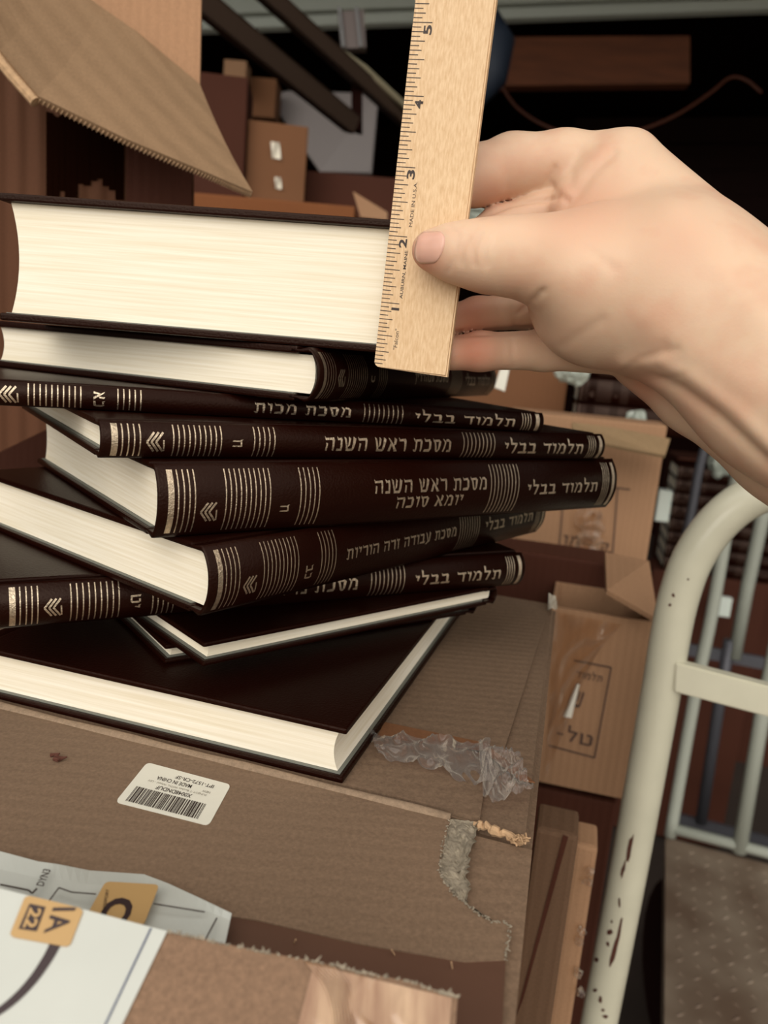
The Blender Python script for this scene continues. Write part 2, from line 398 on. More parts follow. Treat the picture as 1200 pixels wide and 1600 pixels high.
# B3a, B3b: near side is the tail edge, spine at the right
def head_book(cx, cy, z, a, T, label, **k):
    """near-left corner given (fore edge corner), direction a of the near side, spine at right end"""
    yaw = a+math.pi/2    # spine runs away from the camera, width runs to the left
    u = Vector((math.cos(a), math.sin(a), 0))
    pos = Vector((cx, cy, z))+u*W0   # spine near corner = SL
    return make_book(pos, yaw, T, label, **k)
head_book(-.0902, .3229, B1T+EPS, .6402, .0090, 'thin dark book second from the bottom of the pile, only its left page corner showing', cover_t=.0022)
head_book(-.0689, .3030, B1T+.0091, .7375, .0105, 'thin dark book third from the bottom, long white page strip slanting up right', cover_t=.0022)
Z4 = B1T+.0091+.0105+EPS
G = dict(B4=(-.1488, .2944, .5237), B5=(-.0618, .2779, .9087), B6=(-.0826, .2804, .6464), B7=(-.1049, .2826, .5835), B8=(-.1667, .2948, .4153), B9=(-.0308, .3221, 1.1757), B10=(.012, .3257, 1.469))
ZT = dict(B4=(Z4, .0190), B5=(.0620, .0275), B6=(.0897, .0283), B7=(.1182, .0141), B8=(.1325, .0099), B9=(.1426, .0223), B10=(.1651, .0522))
def sb(k, label, marks=None, **kw):
    x, y, a = G[k]; z, T = ZT[k]
    return make_book((x, y, z), a, T, label, marks, **kw)
sb('B4', 'dark book fourth from the bottom with silver-gold spine reaching the left frame edge', spine_marks('few', 'מסכת נזיר', ZT['B4'][1], (.44, .60), 'יט'))
sb('B5', 'thick dark book directly under the two-title one, its page edges facing left', spine_marks('n', 'מסכת עבודה זרה הוריות', ZT['B5'][1], (.285, .615), 'כב'))
sb('B6', 'thick dark book mid-pile with two lines of gilt title on its spine', spine_marks('n', 'מסכת ראש השנה', ZT['B6'][1], (.364, .617), 'ח', second=('יומא סוכה', .412, .563)))
sb('B7', 'thinner dark book lying on the thick two-title one, its spine reaching far right', spine_marks('n', 'מסכת ראש השנה', ZT['B7'][1], (.346, .60), 'ח'))
sb('B8', 'thin glossy dark book third from the top, spine running off the left edge', spine_marks('n', 'מסכת מכות', ZT['B8'][1], (.435, .604), 'כא'))
sb('B9', 'dark book directly beneath the thickest one, cream page ends facing the front', spine_marks('n', 'מסכת סנהדרין', ZT['B9'][1], (.40, .60), 'כ'), cover_t=.003)
sb('B10', 'thickest book on top of the pile, tall cream page block measured by the ruler', spine_marks('n', 'מסכת', ZT['B10'][1], (.45, .6), 'א'), cover_t=.0032, hollow=.0035)

# ------------------------------------------------------------------ ruler
R0 = Vector((-.0093, .3209, .1594)); RU = Vector((.0318, .0046, 1)).normalized()
th = math.radians(-13); RW = Vector((math.cos(th), math.sin(th), 0)); RW = (RW-RU*RW.dot(RU)).normalized()
RN = RW.cross(RU).normalized()          # towards the camera?
if RN.dot(CAM-R0) < 0: RN = -RN
RWID, RTH, IN = .0302, .0048, .0254
def rp(x, y, z=0): return R0+RW*x+RU*y-RN*z
ruler = empty('wooden_ruler', R0, label='pale maple ruler held upright against the thickest book', cat='ruler')
bm = bmesh.new()
out = [(.0028, 0), (RWID, -.0006), (RWID, .3048), (0, .3048), (0, .0028)]
out += [(.0028-.0028*math.cos(t*math.pi/8), .0028-.0028*math.sin(t*math.pi/8)) for t in range(1, 4)]
slab(bm, [rp(x, y) for x, y in out], RTH, RN)
bmesh.ops.bevel(bm, geom=[e for e in bm.edges if e.calc_length() > .01], offset=.0007, segments=2, affect='EDGES')
mesh_obj('wood_blade', bm, M_maple, ruler, world=True)
bm = bmesh.new()
def rtick(s, ln, wd=.00032):
    c = [rp(x, y, -.00006) for x, y in ((.0002, s-wd/2), (ln, s-wd/2), (ln, s+wd/2), (.0002, s+wd/2))]
    bm.faces.new([bm.verts.new(p) for p in c])
for i in range(1, 16*12):
    s = i*IN/16
    ln = .0076 if i % 16 == 0 else .0062 if i % 8 == 0 else .0056 if i % 4 == 0 else .0047 if i % 2 == 0 else .0036
    rtick(s, ln)
# heavier ends of the marks
mesh_obj('graduations', bm, M_ink, ruler, world=True)
def ruler_text(s, x0, x1, y0, y1, name, off=.0, rot=1):
    b = fit_text(text_mesh(s, offset=off), x0, x1, y0, y1, rot=rot)
    for v in b.verts: v.co = rp(v.co.x, v.co.y, -.00007)
    mesh_obj(name, b, M_ink, ruler, world=True)
for k in range(1, 12):
    if k == 4: ruler_text(str(k), .0045, .0077, k*IN-.0044, k*IN-.0013, 'inch_numeral', .03)
    else: ruler_text(str(k), .0046, .0078, k*IN-(.0042 if k > 1 else .0026), k*IN-(.0008 if k > 1 else .0016), 'inch_numeral', .03)
ruler_text('AUBURN, MAINE', .0074, .0088, 1.08*IN, 1.80*IN, 'printed_text', .01)
ruler_text('MADE IN U.S.A.', .0078, .0091, 2.15*IN, 2.80*IN, 'printed_text', .0)
ruler_text('"Falcon"', .0072, .0088, .30*IN, .62*IN, 'printed_text', .0)

# ------------------------------------------------------------------ hand (signed distance body)
def build_hand():
    def q(px, py, d, r): return (np.array(P(px, py, d)), r/F_PX*d)
    palm = [
        (q(980, 258, .330, 48), q(1200, 520, .290, 76)),
        (q(950, 300, .330, 70), q(1120, 450, .305, 95)),
        (q(945, 455, .312, 118), q(1040, 450, .302, 124)),
        (q(1040, 450, .302, 122), q(1240, 598, .275, 140)),
        (q(1240, 598, .275, 140), q(1700, 900, .225, 190)),
        (q(1005, 560, .335, 48), q(1090, 615, .322, 58)),
        (q(1090, 615, .322, 58), q(1230, 700, .300, 80)),
        (q(1230, 700, .300, 80), q(1700, 1010, .24, 160)),
        (q(900, 330, .328, 40), q(980, 330, .325, 60)),
    ]
    thumb = [
        (q(674, 391, .2945, 31), q(712, 395, .2925, 41)),
        (q(712, 395, .2925, 41), q(762, 400, .291, 52)),
        (q(762, 400, .291, 52), q(820, 405, .293, 56)),
        (q(820, 405, .293, 56), q(915, 432, .300, 88)),
        (q(800, 395, .294, 48), q(930, 385, .305, 62)),
    ]
    index = [
        (q(980, 258, .330, 47), q(880, 257, .336, 49)),
        (q(880, 257, .336, 49), q(800, 260, .336, 47)),
        (q(800, 260, .336, 47), q(745, 275, .331, 44)),
        (q(745, 275, .331, 44), q(712, 290, .326, 36)),
    ]
    middle = [
        (q(980, 325, .345, 50), q(850, 331, .338, 33)),
        (q(850, 331, .338, 33), q(780, 358, .337, 33)),
        (q(780, 358, .337, 33), q(722, 388, .331, 30)),
    ]
    ring = [
        (q(930, 468, .340, 40), q(830, 484, .345, 30)),
        (q(830, 484, .345, 30), q(745, 492, .337, 26)),
        (q(745, 492, .337, 26), q(700, 500, .326, 24)),
    ]
    pinky = [
        (q(950, 537, .335, 48), q(850, 547, .340, 31)),
        (q(850, 547, .340, 31), q(750, 549, .330, 29)),
        (q(750, 549, .330, 29), q(706, 552, .324, 27)),
    ]
    allp = [e for g in (palm, thumb, index, middle, ring, pinky) for s in g for e in s]
    lo = np.min([c-r for c, r in allp], 0)-.004; hi = np.max([c+r for c, r in allp], 0)+.004
    hi[0] = min(hi[0], .34); lo[1] = max(lo[1], .10)
    h = .00115
    n = np.ceil((hi-lo)/h).astype(int)
    ax = [lo[i]+h*np.arange(n[i]) for i in range(3)]
    X = np.stack(np.meshgrid(*ax, indexing='ij'), -1).astype(np.float32)
    def cone(s):
        (a, ra), (b, rb) = s
        ab = (b-a).astype(np.float32); t = np.clip(((X-a.astype(np.float32))@ab)/(ab@ab), 0, 1)
        return np.linalg.norm(X-a.astype(np.float32)-t[..., None]*ab, axis=-1)-(ra+(rb-ra)*t)
    def smin(a, b, k):
        hh = np.clip(.5+.5*(b-a)/k, 0, 1); return b+(a-b)*hh-k*hh*(1-hh)
    def chain(g, k):
        d = cone(g[0])
        for s in g[1:]: d = smin(d, cone(s), k)
        return d
    pm = chain(palm[:1], .01)
    for s in palm[1:5]: pm = smin(pm, cone(s), .012)
    heel = chain(palm[5:8], .006); pm = smin(pm, heel, .0035); pm = smin(pm, cone(palm[8]), .01)
    d = smin(chain(thumb, .006), pm, .008)
    ix = smin(chain(index, .004), pm, .005)
    mi = smin(chain(middle, .004), pm, .004); ri = smin(chain(ring, .004), pm, .003); pk = smin(chain(pinky, .004), pm, .003)
    d = smin(d, ix, .0015)
    for f in (mi, ri, pk): d = smin(d, f, .0008)
    # surface nets
    S = d < 0
    c = d.shape; cs = tuple(s-1 for s in c)
    acc = np.zeros(cs+(3,), np.float32); cnt = np.zeros(cs, np.float32)
    corners = [(i, j, k) for i in (0, 1) for j in (0, 1) for k in (0, 1)]
    def sub(A, o): return A[o[0]:o[0]+cs[0], o[1]:o[1]+cs[1], o[2]:o[2]+cs[2]]
    for a in corners:
        for axis in range(3):
            if a[axis] == 0:
                b = list(a); b[axis] = 1; b = tuple(b)
                da, db = sub(d, a), sub(d, b); m = (da < 0) != (db < 0)
                t = np.where(m, da/(da-db+1e-12), 0)
                for q_ in range(3):
                    acc[..., q_] += np.where(m, a[q_]+(t if q_ == axis else 0), 0)
                cnt += m
    act = cnt > 0
    idx = -np.ones(cs, int); idx[act] = np.arange(act.sum())
    pos = np.argwhere(act)+acc[act]/cnt[act][:, None]
    V = lo+pos*h
    faces = []
    for axis in range(3):
        o1, o2 = [a for a in range(3) if a != axis]
        A = S; sl = [slice(0, -1)]*3
        e0 = [slice(1, -1)]*3; e0[axis] = slice(0, -1); e1 = list(e0); e1[axis] = slice(1, None)
        a_, b_ = A[tuple(e0)], A[tuple(e1)]
        for val in (True, False):
            w_ = np.argwhere((a_ == val) & (b_ != val))
            if not len(w_): continue
            base = w_.copy(); base[:, o1] += 1; base[:, o2] += 1
            def g(d1, d2):
                p = base.copy(); p[:, o1] -= d1; p[:, o2] -= d2
                ok = (p < np.array(cs)).all(1) & (p >= 0).all(1); r = -np.ones(len(p), int); r[ok] = idx[tuple(p[ok].T)]; return r
            qd = np.stack([g(0, 0), g(1, 0), g(1, 1), g(0, 1)], 1)
            flip = (axis == 1) != val
            qd = qd if flip else qd[:, ::-1]
            faces.append(qd[(qd >= 0).all(1)])
    Fc = np.concatenate(faces)
    return V, Fc
V, Fc = build_hand()
me = bpy.data.meshes.new('skin'); me.from_pydata(V.tolist(), [], Fc.tolist()); me.update()
bm = bmesh.new(); bm.from_mesh(me); bmesh.ops.smooth_vert(bm, verts=bm.verts, factor=.5, use_axis_x=True, use_axis_y=True, use_axis_z=True)
bmesh.ops.smooth_vert(bm, verts=bm.verts, factor=.5, use_axis_x=True, use_axis_y=True, use_axis_z=True)
bm.normal_update()
if sum((f.normal.dot(f.calc_center_median()-Vector(V.mean(0)))) for f in list(bm.faces)[::50]) < 0:
    bmesh.ops.reverse_faces(bm, faces=bm.faces); bm.normal_update()
# creases and tendons, pressed into the side of the skin that carries them
def seen(co):
    dlt = co-CAM; z = dlt.dot(FW); return 600+F_PX*dlt.dot(RT)/z, 800-F_PX*dlt.dot(UP)/z, z
creases = [([(866, 262), (858, 282), (868, 300), (885, 312)], 5, -.0009), ([(958, 238), (925, 270), (900, 305), (884, 326)], 9, -.0009), ([(905, 232), (893, 262), (893, 290)], 9, -.0006),
           ([(812, 488), (828, 474), (846, 456)], 4, -.0009), ([(838, 470), (850, 452)], 5, -.0004),
           ([(733, 372), (722, 388), (720, 412)], 3.5, -.0006), ([(752, 366), (739, 388), (741, 414)], 4, -.0006), ([(768, 363), (757, 388), (759, 415)], 5, -.0005),
           ([(975, 596), (1020, 592), (1060, 606), (1120, 650), (1190, 715), (1260, 780)], 10, -.0013), ([(975, 570), (1030, 562), (1085, 590), (1150, 640), (1210, 700)], 13, .0012),
           ([(1000, 575), (1040, 540)], 10, -.0005), ([(808, 455), (806, 515)], 4, -.0003), ([(800, 520), (802, 572)], 4, -.0004),
           ([(795, 240), (792, 290)], 7, -.0003), ([(700, 521), (760, 520), (832, 514)], 5, -.0012), ([(752, 338), (800, 318), (868, 309)], 4, -.0016), ([(800, 462), (803, 512)], 3, -.0003), ([(1010, 500), (1080, 560), (1160, 600)], 30, .0008), ([(900, 372), (960, 420)], 8, -.0004), ([(880, 540), (940, 500)], 9, -.0004), ([(960, 590), (1000, 560), (1060, 545)], 6, -.0006), ([(1010, 600), (1070, 585)], 5, -.0004), ([(700, 350), (716, 366), (712, 400), (700, 425)], 3, -.0004), ([(1040, 300), (1110, 400), (1190, 500)], 26, .0006), ([(880, 400), (1000, 330)], 30, -.0006)]
vv = list(bm.verts); co = np.array([v.co[:] for v in vv]); nr = np.array([v.normal[:] for v in vv])
dl = co-np.array(CAM); zz = dl@np.array(FW); U = 600+F_PX*(dl@np.array(RT))/zz; Vp = 800-F_PX*(dl@np.array(UP))/zz
facing = np.clip(-(nr*dl).sum(1)/np.linalg.norm(dl, axis=1)*2, 0, 1)
disp = np.zeros(len(vv))
for pts, wd, amp in creases:
    best = np.full(len(vv), 1e9)
    for (x0, y0), (x1, y1) in zip(pts, pts[1:]):
        ex, ey = x1-x0, y1-y0; t = np.clip(((U-x0)*ex+(Vp-y0)*ey)/(ex*ex+ey*ey), 0, 1)
        best = np.minimum(best, np.hypot(U-x0-t*ex, Vp-y0-t*ey))
    disp += amp*np.exp(-(best/wd)**2)
co2 = co+nr*(disp*facing)[:, None]
for v, c in zip(vv, co2): v.co = c
bmesh.ops.smooth_vert(bm, verts=bm.verts, factor=.3, use_axis_x=True, use_axis_y=True, use_axis_z=True)
blobs = [(740, 552, 45, 1.0), (735, 478, 40, .8), (660, 398, 30, .9), (665, 430, 40, .4), (765, 300, 40, .55), (1000, 610, 40, .7), (940, 320, 60, .35), (1060, 380, 60, .3), (880, 520, 50, .2), (870, 345, 60, .3)]
tint = np.zeros(len(vv))
for x, y, r, a in blobs: tint += a*np.exp(-((U-x)**2+(Vp-y)**2)/r**2)
bm.to_mesh(me); bm.free()
at = me.attributes.new('flush', 'FLOAT', 'POINT'); at.data.foreach_set('value', np.clip(tint, 0, 1).astype(np.float32))
for p in me.polygons: p.use_smooth = True
M_skin = mat('skin', (226, 184, 148), rough=.5, spec=.35, sss=.22, bump=(900, .07))
n = M_skin.node_tree.nodes; l = M_skin.node_tree.links; b = n['Principled BSDF']
an = n.new('ShaderNodeAttribute'); an.attribute_name = 'flush'
nz = n.new('ShaderNodeTexNoise'); nz.inputs['Scale'].default_value = 55; nz.inputs['Detail'].default_value = 3
t = n.new('ShaderNodeTexCoord'); l.new(t.outputs['Object'], nz.inputs[0])
mr = n.new('ShaderNodeMapRange'); mr.inputs[1].default_value = .4; mr.inputs[2].default_value = .75; mr.inputs[4].default_value = .5
l.new(nz.outputs[0], mr.inputs[0])
mm = n.new('ShaderNodeMath'); mm.operation = 'MAXIMUM'; l.new(an.outputs['Fac'], mm.inputs[0]); l.new(mr.outputs[0], mm.inputs[1])
mx = n.new('ShaderNodeMix'); mx.data_type = 'RGBA'; mx.inputs[6].default_value = s2l((216, 184, 156))+(1,); mx.inputs[7].default_value = s2l((200, 138, 112))+(1,)
l.new(mm.outputs[0], mx.inputs[0]); l.new(mx.outputs[2], b.inputs['Base Color'])
me.materials.append(M_skin)
hand = bpy.data.objects.new('person_hand', me); COL.objects.link(hand)
tag(hand, 'bare right hand reaching in from the right, pinching the ruler between thumb and fingers', 'hand')
# thumb nail
bvh = BVHTree.FromPolygons([v.co for v in me.vertices], [p.vertices for p in me.polygons])
def nail(outline_fn, nu, nv, lift, name, m):
    bm = bmesh.new(); g = []
    for i in range(nu+1):
        row = []
        for j in range(nv+1):
            u, v = i/nu*2-1, j/nv*2-1
            px, py = outline_fn(u, v)
            hit = bvh.ray_cast(CAM, ray(px, py).normalized())
            p = hit[0]; 
            if p is None: p = P(px, py, .290)
            row.append((p, hit[1] if hit[1] else -FW, u, v))
        g.append(row)
    top = [[bm.verts.new(p+nn*lift*(1-.75*max(abs(u), abs(v))**3)) for p, nn, u, v in r] for r in g]
    bot = [[bm.verts.new(p-nn*.0008) for p, nn, u, v in r] for r in g]
    for A, s in ((top, 1), (bot, 0)):
        for i in range(nu):
            for j in range(nv):
                q_ = (A[i][j], A[i+1][j], A[i+1][j+1], A[i][j+1]); bm.faces.new(q_ if s else q_[::-1])
    rim_t = [top[i][0] for i in range(nu+1)]+[top[nu][j] for j in range(1, nv+1)]+[top[i][nv] for i in range(nu-1, -1, -1)]+[top[0][j] for j in range(nv-1, 0, -1)]
    rim_b = [bot[i][0] for i in range(nu+1)]+[bot[nu][j] for j in range(1, nv+1)]+[bot[i][nv] for i in range(nu-1, -1, -1)]+[bot[0][j] for j in range(nv-1, 0, -1)]
    for k in range(len(rim_t)):
        j = (k+1) % len(rim_t); bm.faces.new((rim_t[k], rim_b[k], rim_b[j], rim_t[j]))
    bmesh.ops.recalc_face_normals(bm, faces=bm.faces[:])
    return mesh_obj(name, bm, m, hand, smooth=True)
def nail_fn(u, v):
    # u: tip (-1) to cuticle (1); v: across
    cx, cy = 671+u*20, 388-u*1.0
    hgt = 25*(1-.12*u*0)*(1 if abs(u) < .5 else (1-.35*((abs(u)-.5)/.5)**2))
    return cx+(4 if u > 0 else 2)*(-v)+ (3*(1-v*v) if u > 0 else -3*(1-v*v))*abs(u), cy+v*hgt-1
M_nail = mat('nail', (222, 172, 152), rough=.28, spec=.5, sss=.1, noise=(140, .06))
o = nail(nail_fn, 12, 12, .0005, 'thumbnail', M_nail); o['label'] = 'glossy pale pink thumbnail'

# ------------------------------------------------------------------ cartons under the pile
def carton_prism(name, top, zt, zb, m, label, parent=None, cat='box', group=None, bevel=.0015):
    bm = bmesh.new()
    slab(bm, [Vector((p.x, p.y, zt)) for p in top], zt-zb, Vector((0, 0, 1)))
    if bevel: bmesh.ops.bevel(bm, geom=bm.edges[:], offset=bevel, segments=2, affect='EDGES')
    o = mesh_obj(name, bm, m)
    center_origin(o)
    return tag(o, label, cat, group)
# far carton A and near carton N share one height; N's far edge carries a rounded crease
nl = on_z(115, 1137, 0); nr_ = on_z(833, 1318, 0); fr = on_z(870, 943, 0)
ed = (nr_-nl).normalized()                         # near-edge direction
dr = (fr-nr_).normalized()                         # depth direction
nl2 = nr_-ed*.52
gap = dr*.004
A_top = [nl2+gap, nr_+gap, fr, fr-ed*.52]
boxA = empty('cardboard_carton', nr_-ed*.26+dr*.12+Vector((0, 0, FLOOR+.6)), label='closed brown carton under the pile of books with cut clear tape across its top', cat='box')
bm = bmesh.new(); slab(bm, [p+Vector((0, 0, -.002)) for p in A_top], .30, Vector((0, 0, 1)))
bmesh.ops.bevel(bm, geom=bm.edges[:], offset=.003, segments=3, affect='EDGES')
mesh_obj('body', bm, M_box, boxA, world=True)
# upper flaps of A (top faces) with the seam under the tape
seamR = on_z(838, 1185, 0); seamL = seamR-ed*.50
def flap(name, pts, m, parent, th=.0018):
    bm = bmesh.new(); slab(bm, pts, th, Vector((0, 0, 1))); return mesh_obj(name, bm, m, parent, world=True)
flap('far_flap', [seamL+dr*.003, seamR+dr*.003-ed*.014, fr-ed*.004-dr*.004, fr-ed*.50-dr*.004], M_box, boxA, .0018)
flap('near_flap', [nl2+gap*2, nr_+gap*2-ed*.02, seamR-dr*.006-ed*.02, seamL-dr*.006], M_box, boxA, .0019)
# strip of darker board along the seam
from mathutils import noise as MN
def crumple(name, corners_px, z0, amp, nu, nv, m, parent, seed, zfun=None, sc=(3.2, 1.6)):
    r = random.Random(seed); bm = bmesh.new(); g = []
    (a, b, c, d) = [on_z(x, y, z0) for x, y in corners_px]
    for i in range(nu+1):
        row = []
        for j in range(nv+1):
            u, v = i/nu, j/nv
            rag = .03*MN.noise(Vector((u*14, v*3, seed)))
            v2 = v+rag*(1 if j in (0, nv) else .3); u2 = u+(rag if i in (0, nu) else 0)
            p = (a*(1-u2)+b*u2)*(1-v2)+(d*(1-u2)+c*u2)*v2
            q1 = 1-abs(MN.noise(Vector((u*sc[0]+v*2.2, v*sc[1]-u*1.5, seed*3.1))))*2; q2 = 1-abs(MN.noise(Vector((u*sc[0]*2.3, v*sc[1]*2.1, seed+9))))*2
            p = p+Vector((0, 0, amp*(max(q1, 0)**2*1.0+max(q2, 0)**3*.35)+.0006+(zfun(u, v) if zfun else 0)))
            row.append(bm.verts.new(p))
        g.append(row)
    for i in range(nu):
        for j in range(nv): bm.faces.new((g[i][j], g[i+1][j], g[i+1][j+1], g[i][j+1]))
    return mesh_obj(name, bm, m, parent, world=True, smooth=True)
tp = crumple('cut_tape', [(575, 1152), (765, 1168), (775, 1235), (590, 1190)], 0, .0036, 60, 20, M_wrap, boxA, 3, lambda u, v: .0015*math.sin(u*5)*v); tp['label'] = 'crumpled clear packing tape'
tp = crumple('cut_tape', [(745, 1170), (808, 1205), (830, 1262), (755, 1262)], .002, .0046, 30, 30, M_wrap, boxA, 5, lambda u, v: .004*u, sc=(2.2, 2.0)); tp['label'] = 'crumpled clear packing tape end'
tp = crumple('tape_scrap', [(856, 936), (868, 936), (870, 958), (856, 956)], .001, .0045, 4, 4, mat('tape_knot', (235, 225, 205), rough=.2, alpha=.8), boxA, 8)
bm = bmesh.new(); slab(bm, [on_z(x, y, .0006) for x, y in ((600, 1128), (756, 1160), (836, 1222), (812, 1218), (755, 1172), (590, 1150))], .0005, Vector((0, 0, 1)))
o = mesh_obj('seam_strip', bm, M_box_brown, boxA, world=True)

# near carton N
boxN = empty('cardboard_carton', nr_-ed*.26-dr*.1+Vector((0, 0, -.3)), label='grey-brown carton in front of the pile with a torn right corner', cat='box')
def Nz(px, py, z=0): return on_z(px, py, z)
botR = on_z(806, 1600, -.0026)
bm = bmesh.new()
lowR = nr_-dr*.16; lowL = nl2-dr*.16
slab(bm, [p+Vector((0, 0, -.0026)) for p in (lowL, lowR, nr_, nl2)], .28, Vector((0, 0, 1)))
mesh_obj('body', bm, M_box, boxN, world=True)
# upper ply of the top flap: full sheet left of the tear with ragged right edge
tear = [(703, 1279), (700, 1300), (690, 1330), (686, 1352), (690, 1372), (702, 1388), (716, 1404), (733, 1415), (748, 1428), (768, 1438), (789, 1441), (796, 1446), (795, 1475), (790, 1499)]
rag = []
for (x0, y0), (x1, y1) in zip(tear, tear[1:]):
    k = 5
    for i in range(k): rag.append((x0+(x1-x0)*i/k+random.uniform(-2.0, 2.0), y0+(y1-y0)*i/k+random.uniform(-1.5, 1.5)))
rag.append(tear[-1])
TOPZ = .0
bm = bmesh.new()
far_l = nl2+Vector((0, 0, TOPZ)); crease_l = [(400, 1437), (200, 1410), (-100, 1372)]
poly = [far_l-ed*0]+[on_z(x, y, TOPZ) for x, y in rag]+[on_z(x, y, TOPZ) for x, y in ((725, 1502), (560, 1474))]+[on_z(x, y, TOPZ) for x, y in crease_l]
slab(bm, poly, .0024, Vector((0, 0, 1)))
mesh_obj('top_ply', bm, M_box, boxN, world=True)
# rounded far lip of the ply
bm = bmesh.new()
lip = [on_z(703, 1279, 0)*(1-t)+nl2*t for t in np.linspace(0, 1, 30)]
tube(bm, [p+Vector((0, 0, -.0012+.0003*math.sin(i*1.7)))+dr*.001 for i, p in enumerate(lip)], .0025, 10)
mesh_obj('rolled_edge', bm, cardboard('lit_crease', (146, 124, 102), (0, 1, 0), .05), boxN, smooth=True, world=True)  # highlight along the fold put into a lighter kraft colour
# front part folds down beyond the crease
def fold_pt(px, py, drop=.55):
    c = on_z(px, py, 0); return c
cr = [on_z(x, y, TOPZ-.0004) for x, y in ((790, 1499), (725, 1502), (560, 1474), (400, 1437), (200, 1410), (-100, 1372))]
bm = bmesh.new()
pl_ = cr+[on_z(x, y, -.0006) for x, y in ((-400, 1372), (-400, 1640), (783, 1640))]
slab(bm, pl_, .0018, Vector((0, 0, 1)))
mesh_obj('front_tape', bm, mat('brown_paper_tape', (92, 62, 46), rough=.6, noise=(20, .15), bump=(200, .2)), boxN, world=True)
# torn ply showing grey paper
bm = bmesh.new(); r = np.random.default_rng(11)
rows = [((702, 1279), (744, 1284)), ((700, 1296), (737, 1302)), ((695, 1315), (735, 1322)), ((689, 1335), (730, 1342)), ((686, 1352), (727, 1362)), ((690, 1372), (729, 1382)), ((702, 1388), (727, 1400)), ((716, 1404), (724, 1413)), ((733, 1416), (738, 1420)), ((750, 1429), (754, 1432)), ((768, 1437), (772, 1441))]
g = []
rows2 = []
for (a_, b_), (c_, d_) in zip(rows, rows[1:]):
    for k in range(5): t_ = k/5; rows2.append(((a_[0]*(1-t_)+c_[0]*t_, a_[1]*(1-t_)+c_[1]*t_), (b_[0]*(1-t_)+d_[0]*t_, b_[1]*(1-t_)+d_[1]*t_)))
for i, ((x0, y0), (x1, y1)) in enumerate(rows2):
    row = []; jag = r.normal(0, 2.6)
    for j in range(13):
        u = j/12; xx = x0-4+(x1-x0+8+jag)*u; yy = y0+(y1-y0)*u+r.normal(0, .5)
        hz = -.0020+.0035*max(0, MN.noise(Vector((xx*.05, yy*.035, 2))))+.0016*abs(MN.noise(Vector((xx*.16, yy*.07, 5))))+(.0012 if j == 12 else 0)
        row.append(bm.verts.new(on_z(xx, yy, hz)))
    g.append(row)
for A, B in zip(g, g[1:]):
    for j in range(12): bm.faces.new((A[j], A[j+1], B[j+1], B[j]))
for x, y in rag:
    for k in range(2):
        c = on_z(x+r.normal(0, 1.2), y+r.normal(0, 1), .0002); d = Vector((r.uniform(-1, 1), r.uniform(-1, .5), r.uniform(-.2, .6)))*r.uniform(.0004, .0013)
        tube(bm, [c, c+d], [.0003, .0001], 4)
o = mesh_obj('torn_paper', bm, M_torn, boxN, world=True); o['label'] = 'grey torn paper under the ripped ply'
bm = bmesh.new()
pts = [on_z(x, y, -.0005) for x, y in ((741, 1285), (760, 1291), (778, 1299), (800, 1308), (812, 1313))]
tube(bm, [p+Vector((0, 0, random.uniform(-.0008, .0006))) for p in spline(pts, 5)], [.0016+random.uniform(-.0006, .0005) for _ in range(21)], 8)
for k in range(40):
    c = on_z(814+random.uniform(-14, 9), 1313+random.uniform(-6, 4), random.uniform(-.001, .001)); d = Vector((random.uniform(-1, 1), random.uniform(-1, 1), random.uniform(-.3, 1))).normalized()*random.uniform(.0008, .0022)
    tube(bm, [c, c+d*.5+Vector((0, 0, .0004)), c+d], .0003, 5)
o = mesh_obj('frayed_edge', bm, M_raw, boxN, world=True)
# frayed thread hairs and tape edge on the crease
bm = bmesh.new()
for a, b_, c in (((612, 1484), (622, 1505), (618, 1530)), ((705, 1503), (712, 1530), (740, 1560)), ((462, 1468), (455, 1482), (450, 1497))):
    tube(bm, spline([on_z(*a, .002), on_z(*b_, -.004), on_z(*c, -.008)], 6), .00022, 5)
mesh_obj('stray_fibre', bm, M_raw, boxN, world=True)
# small nick in the board
bm = bmesh.new()
for k in range(7):
    c = on_z(80+random.uniform(-9, 14), 1184+random.uniform(-5, 5), .0006); tube(bm, [c, c+Vector((random.uniform(.001, .004), random.uniform(-.002, .002), random.uniform(0, .0015)))], [.0009, .0003], 6)
mesh_obj('torn_nick', bm, M_rust, boxN, world=True)

# barcode sticker
stk = [on_z(x, y, .0003) for x, y in ((180, 1253), (326, 1290), (361, 1226), (230, 1191))]
def bil(c, u, v): return (c[0]*(1-u)+c[1]*u)*(1-v)+(c[3]*(1-u)+c[2]*u)*v
bm = bmesh.new(); rr = .09; pl = []
for cx, cy, a0 in ((1-rr*.5, 1-rr, 0), (rr*.5, 1-rr, 90), (rr*.5, rr, 180), (1-rr*.5, rr, 270)):
    for k in range(5):
        a = math.radians(a0+k*22.5); pl.append(bil(stk, cx+rr*.5*math.cos(a), cy+rr*math.sin(a)))
slab(bm, pl, .0002, Vector((0, 0, 1)))
st = mesh_obj('barcode_label', bm, M_label)
center_origin(st); tag(st, 'small white barcode sticker, printed upside down, on the grey-brown carton', 'sticker')
def on_quad(b, c, lift):
    for v in b.verts: p = bil(c, v.co.x, v.co.y); v.co = Vector((p.x, p.y, p.z+lift))
    return b
bm = bmesh.new(); x = .085; rb = random.Random(4)
while x < .86:
    wd = rb.choice((.006, .006, .012, .018)); bm.faces.new([bm.verts.new((a, b_, 0)) for a, b_ in ((x, .07), (x+wd, .07), (x+wd, .42), (x, .42))]); x += wd+rb.choice((.005, .006, .011))
mesh_obj('barcode', on_quad(bm, stk, .0001), M_ink, st, world=True)
def up_side(s, x0, x1, y0, y1, off=0):
    return fit_text(text_mesh(s, offset=off), x0, x1, y0, y1, rot=2)
bm = bmesh.new()
